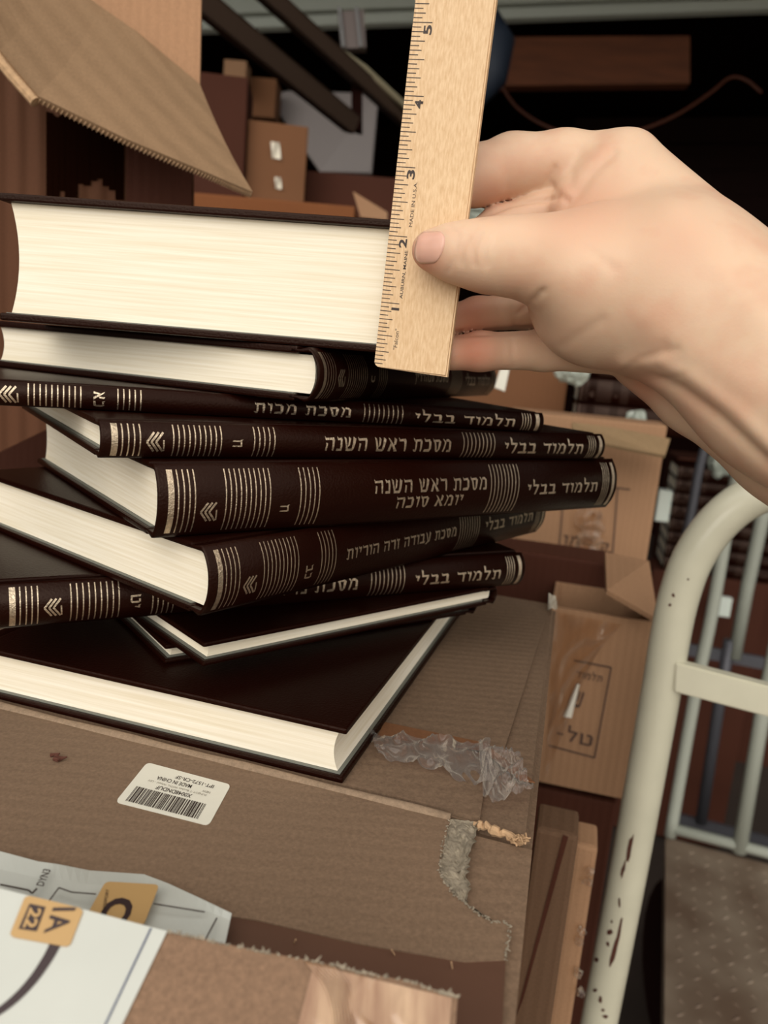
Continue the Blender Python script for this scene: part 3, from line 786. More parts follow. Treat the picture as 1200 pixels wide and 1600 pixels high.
for s, x0, x1, y0, y1, of in (('X0048DNDUF', .28, .68, .46, .55, .012), ('MADE IN CHINA', .22, .62, .67, .755, .01), ('IPT-1572-CR-SF', .40, .84, .80, .88, .01)):
    merge(bm, up_side(s, x0, x1, y0, y1, of))
mesh_obj('printed_text', on_quad(bm, stk, .0001), M_ink, st, world=True)
bm = bmesh.new(); merge(bm, up_side('SUNJOY-T Bucket WITH, Wheel - LEY', .15, .82, .585, .64)); merge(bm, up_side('NEW', .75, .84, .66, .71))
mesh_obj('faint_text', on_quad(bm, stk, .0001), mat('grey_ink', (140, 132, 118)), st, world=True)

# ------------------------------------------------------------------ foreground parcel with shipping label
fo = Vector((0, 0, .022))
pA = on_z(258, 1456, .022); pB = on_z(715, 1556, .018)
# tilted plane through the top edge, facing the camera and up
ex = (pB-pA).normalized(); nrm = Vector((-.05, -.55, .83)); nrm = (nrm-ex*nrm.dot(ex)).normalized()
def M_(px, py, lift=0): return on_plane(px, py, pA+nrm*lift, nrm)
parcel = empty('opened_parcel', pA+Vector((.05, -.05, -.2)), label='opened parcel flap at the bottom edge, brown board with shiny wrinkled tape', cat='box')
edge = []
rb = random.Random(9)
for x, y in ((-60, 1376), (0, 1390), (120, 1420), (258, 1456), (330, 1470), (420, 1489), (520, 1508), (560, 1520), (640, 1534), (690, 1550), (715, 1556)):
    edge.append((x+rb.uniform(-1, 1), y+rb.uniform(-1.5, 1.5)))
bm = bmesh.new(); slab(bm, [M_(x, y) for x, y in edge]+[M_(712, 1600), M_(698, 1900), M_(-200, 1900), M_(-200, 1400)], .0035, nrm)
mesh_obj('front_flap', bm, cardboard('parcel_kraft', (134, 106, 84), (0, 1, 0), .05), parcel, world=True)
# ragged fibres on that edge
bm = bmesh.new()
for i in range(150):
    k = rb.uniform(3, 9.999); i0 = int(k); f = k-i0; x = edge[i0][0]*(1-f)+edge[i0+1][0]*f if i0 < 10 else edge[10][0]; y = edge[i0][1]*(1-f)+edge[i0+1][1]*f if i0 < 10 else edge[10][1]
    c = M_(x, y+1, .0002); d = Vector((rb.uniform(-1, 1), rb.uniform(.1, .8), rb.uniform(-.3, .8)))*rb.uniform(.0005, .0014)
    tube(bm, [c, c+d], [.0004, .00012], 4)
mesh_obj('frayed_edge', bm, M_torn, parcel, world=True)
# tape with wrinkles
def grid_on(fn, pts, nu, nv, lift, th=0):
    bm = bmesh.new(); g = []
    for i in range(nu+1):
        row = []
        for j in range(nv+1):
            u, v = i/nu, j/nv; a, b_, c, d = pts
            x = (a[0]*(1-u)+b_[0]*u)*(1-v)+(d[0]*(1-u)+c[0]*u)*v; y = (a[1]*(1-u)+b_[1]*u)*(1-v)+(d[1]*(1-u)+c[1]*u)*v
            row.append(bm.verts.new(fn(x, y, lift(u, v))))
        g.append(row)
    for i in range(nu):
        for j in range(nv): bm.faces.new((g[i][j], g[i+1][j], g[i+1][j+1], g[i][j+1]))
    return bm
M_tape = mat('glossy_tape', (190, 158, 126), rough=.2, spec=.5, coat=.4, noise=(150, .3), dark=(138, 100, 74), bump=(220, .8), stretch=(1.6, .22, .22))
def wr(u, v): return .0003+.0009*max(0, math.sin((u*9-v*5+2*math.sin(v*5))*2.2))**3*(1-abs(2*u-1))
o = mesh_obj('packing_tape', grid_on(M_, [(490, 1507), (706, 1559), (695, 1700), (440, 1700)], 40, 30, wr), M_tape, parcel, smooth=True, world=True)
bm = bmesh.new()
for k in range(7):
    x0 = 478+k*7; tube(bm, [M_(x, y, .0006) for x, y in spline([(x0, 1500+k*1.5, 0), (x0+28-k, 1535, 0), (x0+40-2*k, 1590, 0), (x0+30, 1660, 0)], 6) for _ in (0,)] if False else [M_(p.x, p.y, .0006) for p in spline([(x0, 1502+k*1.5, 0), (x0+30-k, 1540, 0), (x0+44-2*k, 1590, 0), (x0+40, 1660, 0)], 6)], .00035, 5)
mesh_obj('tape_wrinkle', bm, M_tape, parcel, smooth=True, world=True)
# label in front
lab = empty('shipping_label', M_(120, 1500), label='bright white shipping label folded over the parcel flap, with gold sticker reading 1A 22', cat='label')
bm = bmesh.new(); slab(bm, [M_(x, y, .0006) for x, y in ((-60, 1374), (0, 1388), (120, 1418), (261, 1455), (190, 1602), (60, 1880), (-300, 1880), (-200, 1390))], .0004, nrm)
mesh_obj('label_paper', bm, M_labelw, lab, world=True)
bm = bmesh.new()
def stroke_on(fn, pts, wd, lift):
    for (x0, y0), (x1, y1) in zip(pts, pts[1:]):
        d = Vector((x1-x0, y1-y0)); d.normalize(); nx, ny = -d.y*wd/2, d.x*wd/2
        bm.faces.new([bm.verts.new(fn(x, y, lift)) for x, y in ((x0-nx, y0-ny), (x1-nx, y1-ny), (x1+nx, y1+ny), (x0+nx, y0+ny))])
stroke_on(M_, [(236, 1450), (164, 1602), (40, 1870)], 2.6, .0008)
mesh_obj('printed_border', bm, mat('blue_ink', (44, 56, 92)), lab, world=True)
bm = bmesh.new(); arc = [(88, 1472), (74, 1498), (52, 1530), (24, 1560), (-10, 1585), (-60, 1608)]
ap = [p for p in spline([(x, y, 0) for x, y in arc], 6)]
for i in range(len(ap)-1):
    w0, w1 = 17*(1-.45*i/len(ap)), 17*(1-.45*(i+1)/len(ap)); d = (ap[i+1]-ap[i]).normalized()
    n0 = Vector((-d.y, d.x, 0))
    bm.faces.new([bm.verts.new(M_(p.x, p.y, .0008)) for p in (ap[i]-n0*w0/2, ap[i+1]-n0*w1/2, ap[i+1]+n0*w1/2, ap[i]+n0*w0/2)])
mesh_obj('printed_swoosh', bm, M_maroon_ink, lab, world=True)
def rquad(c, r):
    out = []
    for cx, cy, a0 in ((1-r, 1-r, 0), (r, 1-r, 90), (r, r, 180), (1-r, r, 270)):
        for k in range(5):
            a = math.radians(a0+k*22.5); u, v = cx+r*math.cos(a), cy+r*math.sin(a)
            out.append(((c[0][0]*(1-u)+c[1][0]*u)*(1-v)+(c[3][0]*(1-u)+c[2][0]*u)*v, (c[0][1]*(1-u)+c[1][1]*u)*(1-v)+(c[3][1]*(1-u)+c[2][1]*u)*v))
    return out
bm = bmesh.new(); slab(bm, [M_(x, y, .0010) for x, y in rquad([(14, 1463), (108, 1480), (131, 1420), (40, 1398)], .1)], .0003, nrm)
gs = mesh_obj('gold_sticker', bm, M_gold_label, lab, world=True)
def px_text(fn, s, c, lift, off=.02, rot=0):
    b = fit_text(heb_mesh(s) if s[0] >= '\u0590' else text_mesh(s, offset=off), 0, 1, 0, 1, rot=rot)
    for v in b.verts:
        u, w_ = v.co.x, v.co.y
        x = (c[0][0]*(1-u)+c[1][0]*u)*(1-w_)+(c[3][0]*(1-u)+c[2][0]*u)*w_; y = (c[0][1]*(1-u)+c[1][1]*u)*(1-w_)+(c[3][1]*(1-u)+c[2][1]*u)*w_
        v.co = fn(x, y, lift)
    return b
bm = px_text(M_, '1A', [(68, 1458), (103, 1453), (119, 1418), (83, 1418)], .0012, .02, -1)
mesh_obj('sticker_text', bm, M_maroon_ink, gs, world=True)
bm = bmesh.new(); slab(bm, [M_(x, y, .0012) for x, y in ((29, 1451), (57, 1455), (71, 1417), (46, 1412))], .0001, nrm); mesh_obj('dark_number_box', bm, M_maroon_ink, gs, world=True)
bm = px_text(M_, '22', [(35, 1449), (55, 1451), (66, 1420), (47, 1417)], .0014, .03, -1); o = mesh_obj('sticker_number', bm, M_gold_label, gs, world=True)
# the folded-back piece lies lower on carton N
zb = .004
lab2 = empty('shipping_label', on_z(200, 1400, zb), label='shaded rear half of a shipping label with gold C sticker, lying behind the parcel flap', cat='label')
def Lz(px, py, lift=0): return on_z(px, py, zb+lift)
top_e = [(-60, 1322), (0, 1330), (60, 1346), (90, 1350), (140, 1360), (225, 1366), (262, 1380), (310, 1402), (362, 1427)]
def zw(u, v): return .0022*math.sin(u*8)*(1-v)+.0015*math.sin(u*21)*(1-v)*.4
bm = bmesh.new(); g = []
for i in range(33):
    u = i/32; k = u*8; i0 = min(int(k), 7); f = k-i0
    x = top_e[i0][0]*(1-f)+top_e[i0+1][0]*f; y = top_e[i0][1]*(1-f)+top_e[i0+1][1]*f
    row = []
    for j in range(7):
        v = j/6; xx = x*(1-v)+(x-14-30*(1-u))*v; yy = y+(1492-y)*v*1.0 if True else y
        row.append(bm.verts.new(on_z(xx, yy, zb+zw(u, v)*(.6 if j else 1))))
    g.append(row)
for A, B in zip(g, g[1:]):
    for j in range(6): bm.faces.new((A[j], A[j+1], B[j+1], B[j]))
ex_ = bmesh.ops.extrude_face_region(bm, geom=bm.faces[:]); bmesh.ops.translate(bm, vec=(0, 0, -.0004), verts=[v for v in ex_['geom'] if isinstance(v, bmesh.types.BMVert)])
bmesh.ops.recalc_face_normals(bm, faces=bm.faces[:])
mesh_obj('label_paper', bm, M_labelw, lab2, world=True)
bm = bmesh.new()
stroke_on(lambda x, y, l_: Lz(x, y, l_), [(0, 1382), (45, 1391), (50, 1396), (58, 1388)], 3, .0028)
stroke_on(lambda x, y, l_: Lz(x, y, l_), [(75, 1410), (92, 1387), (112, 1394), (150, 1397)], 2.2, .0028)
stroke_on(lambda x, y, l_: Lz(x, y, l_), [(240, 1412), (320, 1425)], 2.2, .0028); stroke_on(lambda x, y, l_: Lz(x, y, l_), [(339, 1434), (320, 1470)], 2.4, .0028)
mesh_obj('printed_border', bm, M_ink, lab2, world=True)
bm = px_text(lambda x, y, l_: Lz(x, y, l_), 'DYN3', [(56, 1383), (68, 1385), (80, 1359), (68, 1357)], .0028, .02, 1)
mesh_obj('printed_text', bm, M_ink, lab2, world=True)
bm = bmesh.new(); slab(bm, [Lz(x, y, .0030) for x, y in rquad([(132, 1436), (224, 1446), (249, 1382), (165, 1377)], .09)], .0003, Vector((0, 0, 1)))
gs2 = mesh_obj('gold_sticker', bm, M_gold_label, lab2, world=True)
bm = px_text(lambda x, y, l_: Lz(x, y, l_), 'C', [(152, 1440), (196, 1444), (216, 1404), (168, 1401)], .0032, .03, -1)
mesh_obj('sticker_text', bm, M_maroon_ink, gs2, world=True)
bm = px_text(lambda x, y, l_: Lz(x, y, l_), 'TRANSPORT', [(158, 1428), (163, 1429), (171, 1390), (166, 1389)], .0032, .0, 1)
mesh_obj('fine_print', bm, M_maroon_ink, gs2, world=True)

# ------------------------------------------------------------------ upright cartons
def face_frame(tl, d, az):
    p0 = P(tl[0], tl[1], d); u = Vector((math.cos(az), math.sin(az), 0)); n = Vector((math.sin(az), -math.cos(az), 0)); return p0, u, n
def carton_face(tl, tr, bl, d, az, depth, m, label, group=None, name='cardboard_box', open_top=False, zb=None, mats=None):
    """upright box whose near face has the given picture corners at distance d"""
    p0, u, n = face_frame(tl, d, az)
    w_ = (on_plane(tr[0], tr[1], p0, n)-p0).dot(u); zbot = on_plane(bl[0], bl[1], p0, n).z if zb is None else zb
    h_ = p0.z-zbot
    root = empty(name, Vector((p0.x, p0.y, zbot)), az, label=label, cat='box', group=group)
    if not open_top:
        mesh_obj('body', box(bmesh.new(), 0, w_, 0, depth, 0, h_, bevel=.003), m, root)
    else:
        t_ = .004
        bm = bmesh.new(); box(bm, 0, w_, 0, t_, 0, h_); box(bm, 0, w_, depth-t_, depth, 0, h_); box(bm, 0, t_, t_, depth-t_, 0, h_); box(bm, w_-t_, w_, t_, depth-t_, 0, h_); box(bm, t_, w_-t_, t_, depth-t_, 0, t_)
        mesh_obj('body', bm, m, root)
    return root, (lambda x, y, l_=0: on_plane(x, y, p0+n*l_, n)), n, w_, h_
def strokes(fn, lines_, wd, lift, name, m, parent):
    global bm
    bm = bmesh.new()
    for ln in lines_: stroke_on(fn, ln, wd, lift)
    return mesh_obj(name, bm, m, parent, world=True)
AZ = -.24
M_print = mat('box_print', (84, 62, 52), rough=.8)
# C: taped carton beside the post
rC, fC, nC, wC, hC = carton_face((862, 948), (1022, 984), (828, 1218), .70, AZ, .09, M_box_vert, 'upright tan carton with clear tape and Hebrew print, standing right of the pile', open_top=True)
strokes(fC, [[(897, 1032), (955, 1043), (929, 1184), (858, 1165)], [(955, 1043), (953, 1043)]], 2.6, .0008, 'printed_frame', M_print, rC)
bm = px_text(fC, 'טל-', [(868, 1154), (924, 1167), (929, 1142), (874, 1128)], .0008, .02); merge(bm, px_text(fC, 'תלמוד', [(898, 1058), (940, 1066), (943, 1052), (903, 1044)], .0008, .02)); merge(bm, px_text(fC, 'ש', [(893, 1104), (909, 1107), (914, 1080), (900, 1077)], .0008, .03))
mesh_obj('printed_text', bm, M_print, rC, world=True)
r_ = np.random.default_rng(2)
bmt = grid_on(fC, [(866, 955), (972, 976), (930, 1020), (852, 1215)], 40, 60, lambda u, v: .0012+.0045*max(0, 1-2*abs(MN.noise(Vector((u*3, v*4, 1)))))**2)
M_wrap2 = film('clear_film', (.93, .86, .78), .3, .14)
mesh_obj('clear_tape', bmt, M_wrap2, rC, world=True, smooth=True)
o = mesh_obj('tape_glint', grid_on(fC, [(901, 1068), (906, 1070), (893, 1122), (880, 1120)], 3, 6, lambda u, v: .004+.004*math.sin(u*3.1)), mat('white_glint', (240, 236, 222), rough=.3), rC, world=True); o['label'] = 'glint on the clear tape, modelled as a white strip'  # highlight on the clear tape built as a white strip
# open flap of C, bent outward
bm = bmesh.new(); fa = P(944, 868, .74); slab(bm, [P(944, 868, .76), P(1012, 882, .74), P(1026, 974, .66), P(946, 928, .67)], .004)
mesh_obj('open_flap', bm, M_box_vert, rC, world=True)
# brown board between C and D (inside wall)
# D: upper carton behind
rD, fD, nD, wD, hD = carton_face((790, 640), (1036, 712), (775, 850), .98, AZ, .09, M_box_vert, 'upright tan carton with printed frame, farther back above the taped one', zb=None)
strokes(fD, [[(884, 740), (873, 860)], [(965, 762), (957, 868)], [(962, 762), (985, 765)]], 2.4, .001, 'printed_frame', M_print, rD)
bm = px_text(fD, 'מן', [(878, 856), (904, 860), (907, 838), (881, 834)], .001, .02); merge(bm, px_text(fD, 'ק', [(938, 864), (950, 866), (953, 848), (940, 845)], .001, .02)); mesh_obj('printed_text', bm, M_print, rD, world=True)
bm = bmesh.new(); slab(bm, [P(893, 664, .93), P(958, 672, .915), P(1046, 690, .90), P(1038, 716, .88), P(893, 688, .90)], .004); mesh_obj('top_flap', bm, cardboard('lid_kraft', (150, 124, 92), (1, 0, 0), .05), rD, world=True)
bm = tube(bmesh.new(), spline([fD(x, y, l_) for x, y, l_ in ((905, 800, .004), (925, 815, .012), (922, 840, .02), (915, 860, .012), (920, 880, .006))], 6), [.010+.008*math.sin(k*.9)**2 for k in range(25)], 7)
o = mesh_obj('twisted_tape', bm, M_wrap2, rD, world=True)
# middle brown cartons
carton_face((700, 556), (890, 574), (690, 880), 1.22, -.10, .18, M_box_brown, 'tall plain brown carton seen between the pile and the hand')
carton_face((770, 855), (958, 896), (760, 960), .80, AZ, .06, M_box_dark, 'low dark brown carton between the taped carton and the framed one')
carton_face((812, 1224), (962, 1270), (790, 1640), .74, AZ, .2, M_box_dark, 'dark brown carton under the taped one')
rF, fF, nF, wF, hF = carton_face((838, 1293), (903, 1316), (770, 1700), .47, AZ, .03, cardboard('shaded_brown_board', (106, 80, 60), (1, 0, 0), .1, 800, .1), 'narrow brown carton side right of the torn corner, crossed by a painted diagonal shadow')
bm = bmesh.new(); slab(bm, [fF(x, y, .0007) for x, y in ((880, 1305), (888, 1308), (818, 1560), (806, 1590))], .0004, nF); mesh_obj('shadow_strip', bm, M_box_dark, rF, world=True)  # diagonal shadow line laid on the face as a dark strip
rE, fE, nE, wE, hE = carton_face((900, 1318), (934, 1330), (860, 1700), .53, AZ, .03, M_box_vert, 'slim tan carton edge with shiny tape next to the cart post')
for k, (x, y) in enumerate(((921, 1362), (918, 1378), (908, 1455), (905, 1470), (903, 1520), (906, 1550))):
    o = mesh_obj('tape_curl', bmesh.new(), M_wrap, None) if False else None
    bm = bmesh.new(); bmesh.ops.create_icosphere(bm, subdivisions=2, radius=.003); r2 = np.random.default_rng(k)
    for v in bm.verts: v.co = Vector(v.co)*float(r2.uniform(.5, 1.4))
    bmesh.ops.translate(bm, vec=fE(x, y, .004), verts=bm.verts)
    mesh_obj('tape_curl', bm, M_wrap2, rE, world=True)

# ------------------------------------------------------------------ volumes stored behind
M_dull = mat('muted_gilt', (84, 62, 50), rough=.6, metal=.3)  # darker gilt that keeps the far spine marks faint
pz = P(895, 668, 1.12)
for k, T in enumerate((.036, .036, .034)):
    r = make_book((pz.x, pz.y, pz.z+k*.0362), -.18, T, ('lowest', 'middle', 'topmost')[k]+' of three blurred dark volumes lying behind the framed carton', spine_marks('n', None, T, None, 'ח'), gilt=M_dull, group='blurred dark volumes behind the framed carton')
# carton that carries them
carton_face((870, 669), (1036, 699), (870, 800), 1.117, -.18, .25, M_box_brown, 'brown carton carrying the three blurred dark volumes')
# shelving at right: stacked volumes and cartons
rS, _, _, _, hS = carton_face((1020, 890), (1200, 925), (1000, 1300), 1.94, -.22, .13, M_box_dark, 'dark carton under the blurred stack of volumes')
pz = P(1035, 888, 1.95)
for k in range(8):
    T = .0323
    make_book((pz.x, pz.y, rS.location.z+hS+.0005+k*.0325), -.22, .0323, 'dark blurred volume, '+('lowest', 'second from the bottom', 'third from the bottom', 'fourth from the bottom', 'fourth from the top', 'third from the top', 'second from the top', 'topmost')[k]+' in the stack behind the cart tube', spine_marks('n', None, T, None, 'ח'), gilt=M_dull, group='blurred stack of volumes right of the framed carton')
carton_face((1085, 870), (1300, 900), (1060, 1330), 2.45, -.2, .12, M_box_dark, 'large dark brown carton behind the cart rails')
carton_face((1060, 715), (1330, 745), (1060, 900), 2.85, -.2, .3, M_box_dark, 'dark brown carton on the upper level behind the cart rails')
rL, fL, nL, _, _ = carton_face((1092, 735), (1130, 742), (1090, 757), 1.9, -.2, .03, M_white, 'small pale carton on the shelf behind the cart')
carton_face((1118, 932), (1145, 938), (1114, 962), 1.85, -.2, .02, M_white, 'small pale tag carton low behind the cart rails')
carton_face((1030, 765), (1052, 768), (1028, 815), 1.35, -.2, .03, M_white, 'pale carton end beside the framed carton')
# plastic bag of packing behind
def blob(name, c, r, label, cat, m, seed, sc=(1, 1, 1)):
    bm = bmesh.new(); bmesh.ops.create_icosphere(bm, subdivisions=3, radius=r); rg = np.random.default_rng(seed)
    for v in bm.verts:
        k = 1+.22*math.sin(v.co.x/r*5+seed)*math.cos(v.co.y/r*4)+rg.normal(0, .07); v.co = Vector((v.co.x*k*sc[0], v.co.y*k*sc[1], v.co.z*k*sc[2]))
    bmesh.ops.translate(bm, vec=c, verts=bm.verts)
    return tag(center_origin(mesh_obj(name, bm, m)), label, cat)
M_bag = mat('cloudy_plastic', (176, 184, 172), rough=.25, alpha=.7, spec=.8)
blob('plastic_wrap', P(760, 332, .9), .026, 'bunched clear plastic seen between the fingers and the ruler', 'plastic wrap', M_bag, 3, (1.3, .8, .7))
blob('plastic_wrap', P(897, 580, 1.05), .018, 'pale scrap of plastic above the stored volumes', 'plastic wrap', M_bag, 6, (1.2, .8, 1))
blob('plastic_wrap', P(1128, 722, 1.7), .028, 'crumpled clear plastic under the wrist', 'plastic wrap', M_bag, 9, (1, .8, 1.2))
blob('plastic_wrap', P(995, 655, 1.08), .014, 'small clear plastic scrap next to the stored volumes', 'plastic wrap', M_bag, 12, (1, .8, .9))
bm = bmesh.new(); slab(bm, [P(783, 572, .95), P(796, 574, .95), P(788, 612, .95), P(772, 606, .95)], .003)
tag(center_origin(mesh_obj('paper_slip', bm, M_label)), 'white paper slip behind the end of the dark spine under the ruler', 'paper')

# ------------------------------------------------------------------ platform cart
cart = empty('platform_cart', (0, 0, 0), label='cream enamelled platform cart with tube handle and slatted rear rail', cat='cart')
d0 = .62; p0, cu, cn = face_frame((1020, 1150), d0, -.25)
cart.location = Vector((p0.x, p0.y, FLOOR+.15))
fP = lambda x, y: on_plane(x, y, p0, cn)
base = fP(896, 1800); postpts = [fP(x, y) for x, y in ((896, 1800), (932, 1618), (978, 1380), (1020, 1150), (1037, 1055), (1047, 995), (1060, 935), (1080, 878), (1112, 828), (1152, 790), (1200, 766), (1260, 752))]
bentop = postpts[-1]; top2 = bentop+cu*.30
zplat = -.86
full = [Vector((postpts[0].x-.02, postpts[0].y, zplat))]+postpts+[bentop+cu*.12+Vector((0, 0, .004)), top2+Vector((0, 0, .004)), top2+cu*.07+Vector((0, 0, -.03)), top2+cu*.10+Vector((0, 0, -.09)), top2+cu*.10+Vector((0, 0, -.4)), Vector(((top2+cu*.10).x, (top2+cu*.10).y, zplat))]
mesh_obj('handle_tube', tube(bmesh.new(), spline(full, 8), .0150, 24), M_cream, cart, smooth=True, world=True)
# crossbar
a = fP(1058, 1028); b_ = fP(1055, 1073); xl = a; hbar = (a-b_).length
bm = bmesh.new(); br = [fP(1052, 1024), fP(1200, 1062), fP(1200, 1108), fP(1050, 1069)]
ext = (br[1]-br[0]).normalized(); ln_ = .46
br2 = [br[0], br[0]+ext*ln_, br[3]+ext*ln_, br[3]]
slab(bm, [q_+cn*.004 for q_ in br2], .012); bmesh.ops.bevel(bm, geom=bm.edges[:], offset=.0012, segments=2, affect='EDGES')
mesh_obj('crossbar', bm, M_cream, cart, world=True)
# weld bead
bm = bmesh.new()
for k in range(9):
    bmesh.ops.create_icosphere(bm, subdivisions=1, radius=.0032, matrix=Matrix.Translation(fP(1059-k*.4+random.uniform(-2, 2), 1026+k*5.2)+cn*.008))
mesh_obj('weld_bead', bm, M_cream, cart, smooth=True, world=True)
# chips in the enamel: thin irregular flakes wrapped on the tube
chips = [(984, 1325, 4, 26, .2), (974, 1358, 3, 16, .2), (960, 1485, 5, 34, .25), (966, 1462, 3, 30, .2), (953, 1456, 5, 5, 0), (968, 1410, 2, 9, 0), (950, 1475, 3, 4, 0), (938, 1562, 3, 6, 0), (942, 1578, 3, 3, 0), (932, 1500, 4, 4, 0), (1052, 930, 3, 4, 0), (1047, 945, 3, 3, 0), (1075, 905, 2, 2, 0), (930, 1547, 4, 3, 0), (964, 1470, 2, 4, 0), (946, 1588, 5, 3, 0), (956, 1440, 2, 3, 0)]
tub = [o for o in cart.children if o.name.startswith('handle_tube')][0]
tb_ = BVHTree.FromPolygons([cart.location+v.co for v in tub.data.vertices], [p.vertices for p in tub.data.polygons])
bm = bmesh.new(); rb = random.Random(1)
for x, y, rx, ry, sl in chips:
    vsn = []
    for k in range(12):
        aa = 2*math.pi*k/12; f = rb.uniform(.65, 1.1); px_, py_ = x+rx*f*math.cos(aa)-sl*ry*f*math.sin(aa), y+ry*f*math.sin(aa)
        h_ = tb_.ray_cast(CAM, ray(px_, py_).normalized())
        if h_[0] is None: continue
        vsn.append(bm.verts.new(h_[0]+h_[1]*.0003))
    if len(vsn) > 3: bm.faces.new(vsn)
mesh_obj('paint_chips', bm, M_rust, cart, world=True)['kind'] = 'stuff'
# platform with raised tread
mt = bpy.data.materials.new('tread_plate'); mt.use_nodes = True; n = mt.node_tree.nodes; l = mt.node_tree.links; b = n['Principled BSDF']
b.inputs['Metallic'].default_value = .1; b.inputs['Roughness'].default_value = .5
t = n.new('ShaderNodeTexCoord'); nz = n.new('ShaderNodeTexNoise'); nz.inputs['Scale'].default_value = 9; l.new(t.outputs['Object'], nz.inputs[0])
rp_ = n.new('ShaderNodeValToRGB'); rp_.color_ramp.elements[0].position = .35; rp_.color_ramp.elements[1].position = .7
rp_.color_ramp.elements[0].color = s2l((110, 90, 74))+(1,); rp_.color_ramp.elements[1].color = s2l((150, 134, 116))+(1,)
l.new(nz.outputs[0], rp_.inputs[0]); l.new(rp_.outputs[0], b.inputs['Base Color'])
zp = on_plane(1045, 1310, P(1045, 1310, 1.42), -FW).z
zplat = zp
bl = on_z(1040, 1308, zp); eb = (on_z(1200, 1350, zp)-bl).normalized(); db = Vector((-eb.y, eb.x, 0))
if db.y < 0: db = -db
plat = [bl, bl+eb*.62, bl+eb*.62-db*1.0, bl-db*1.0]
bm = bmesh.new(); slab(bm, plat, .03, Vector((0, 0, 1)))
pf = mesh_obj('tread_platform', bm, mt, cart, world=True)
bm = bmesh.new(); cnt = 0
for i in range(26):
    for j in range(34):
        c = bl+eb*(.02+i*.0235)-db*(.03+j*.026); dirn = (eb+db).normalized() if (i+j) % 2 else (eb-db).normalized(); nn = Vector((0, 0, 1)).cross(dirn)
        q_ = [c-dirn*.009, c-nn*.0028, c+dirn*.009, c+nn*.0028]; tv = bm.verts.new(c+Vector((0, 0, .002))); vv_ = [bm.verts.new(p) for p in q_]
        for k in range(4): bm.faces.new((vv_[k], vv_[(k+1) % 4], tv))
o = mesh_obj('tread_studs', bm, mt, pf, world=True); o['kind'] = 'stuff'
# rear rail
pr0 = bl; rn = -db
fR = lambda x, y: on_plane(x, y, bl, rn)
def bar(parent, pts, r, name, m):
    return mesh_obj(name, tube(bmesh.new(), pts, r, 12), m, parent, smooth=True, world=True)
A1, A2 = fR(1047, 1306), fR(1157, 715)
topz = A2.z
bar(cart, spline([A1, fR(1087, 1079), fR(1112, 960), A2, A2+Vector((0.02, 0, .12)), A2+eb*.1+Vector((0, 0, .22)), A2+eb*.3+Vector((0, 0, .26))], 8), .0105, 'rear_post', M_pale)
bar(cart, [fR(1155, 1330), fR(1192, 1109), fR(1215, 1000), fR(1270, 700)], .0125, 'rear_rail', M_pale)
bar(cart, [fR(1265, 1365), fR(1300, 1150), fR(1390, 700)], .0125, 'rear_rail', M_pale)
bar(cart, [fR(1050, 1294), fR(1050, 1294)+eb*.30, fR(1050, 1294)+eb*.60], .0095, 'bottom_rail', M_pale)
# wheels
for c in (plat[0]+eb*.06-db*.08, plat[1]-eb*.06-db*.08, plat[2]-eb*.06+db*.1, plat[3]+eb*.06+db*.1):
    wh = c+Vector((0, 0, -.03)); R_ = (wh.z-.02-FLOOR)/2
    bm = bmesh.new(); tube(bm, [wh+Vector((-.016, 0, -.02-R_)), wh+Vector((.016, 0, -.02-R_))], max(R_, .02), 24)
    bm2 = bmesh.new(); box(bm2, wh.x-.02, wh.x+.02, wh.y-.02, wh.y+.02, wh.z-.03, wh.z); merge(bm, bm2)
    mesh_obj('caster', bm, M_dark, cart, world=True)
# second, slate coloured cart behind
c2 = empty('platform_cart', P(1150, 1200, 1.9), label='slate grey cart standing behind the cream one, thin uprights and flat rails', cat='cart')
pb = P(1130, 1060, 1.72); nb_ = -db
fB = lambda x, y: on_plane(x, y, pb, nb_)
bar(c2, [fB(1095, 1285), fB(1125, 1090), fB(1140, 1000)], .0125, 'upright', M_slate)
bar(c2, spline([fB(1060, 890), fB(1080, 800), fB(1092, 735), fB(1104, 690), fB(1118, 640)], 5), .0095, 'upright', M_slate)
o = bar(c2, [fB(1147, 1028), fB(1168, 915), fB(1190, 815), fB(1215, 690)], .0140, 'upright', M_pale); o['label'] = 'pale grey-green upright'
def flatbar(parent, a, b__, hh, name, m):
    bm = bmesh.new(); up_ = Vector((0, 0, hh)); slab(bm, [a, b__, b__+up_, a+up_], .012); return mesh_obj(name, bm, m, parent, world=True)
flatbar(c2, fB(1072, 1024), fB(1192, 1046), .026, 'rail', M_slate)
flatbar(c2, fB(1050, 1290), fB(1260, 1345), .03, 'rail', M_slate)

# ------------------------------------------------------------------ opened box upper left
tall = empty('opened_box', P(150, 330, .62), label='large opened corrugated box at upper left with hanging flap and black marker scribble', cat='box')
qa = P(150, 330, .60); taz = .10; tu = Vector((math.cos(taz), math.sin(taz), 0)); tn = Vector((math.sin(taz), -math.cos(taz), 0))
tall.location = qa; tall.rotation_euler = (0, 0, taz)
fT = lambda x, y, l_=0: on_plane(x, y, qa+tn*l_, tn)
bm = bmesh.new(); slab(bm, [fT(-400, 900), fT(302, 560), fT(302, 250), fT(308, 130), fT(-400, 0)], .005, tn)
M_flute_wall = cardboard('shaded_fluted_wall', (92, 58, 38), (1, 0, 0), .55, 420, .08)  # shade on this wall is put into its darker kraft colour
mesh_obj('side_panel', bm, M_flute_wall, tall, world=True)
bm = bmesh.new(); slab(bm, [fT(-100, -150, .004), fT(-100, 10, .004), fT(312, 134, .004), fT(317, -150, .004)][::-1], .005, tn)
mesh_obj('upright_flap', bm, cardboard('lit_kraft', (172, 132, 100), (1, 0, 0), .14, 900, .08), tall, world=True)
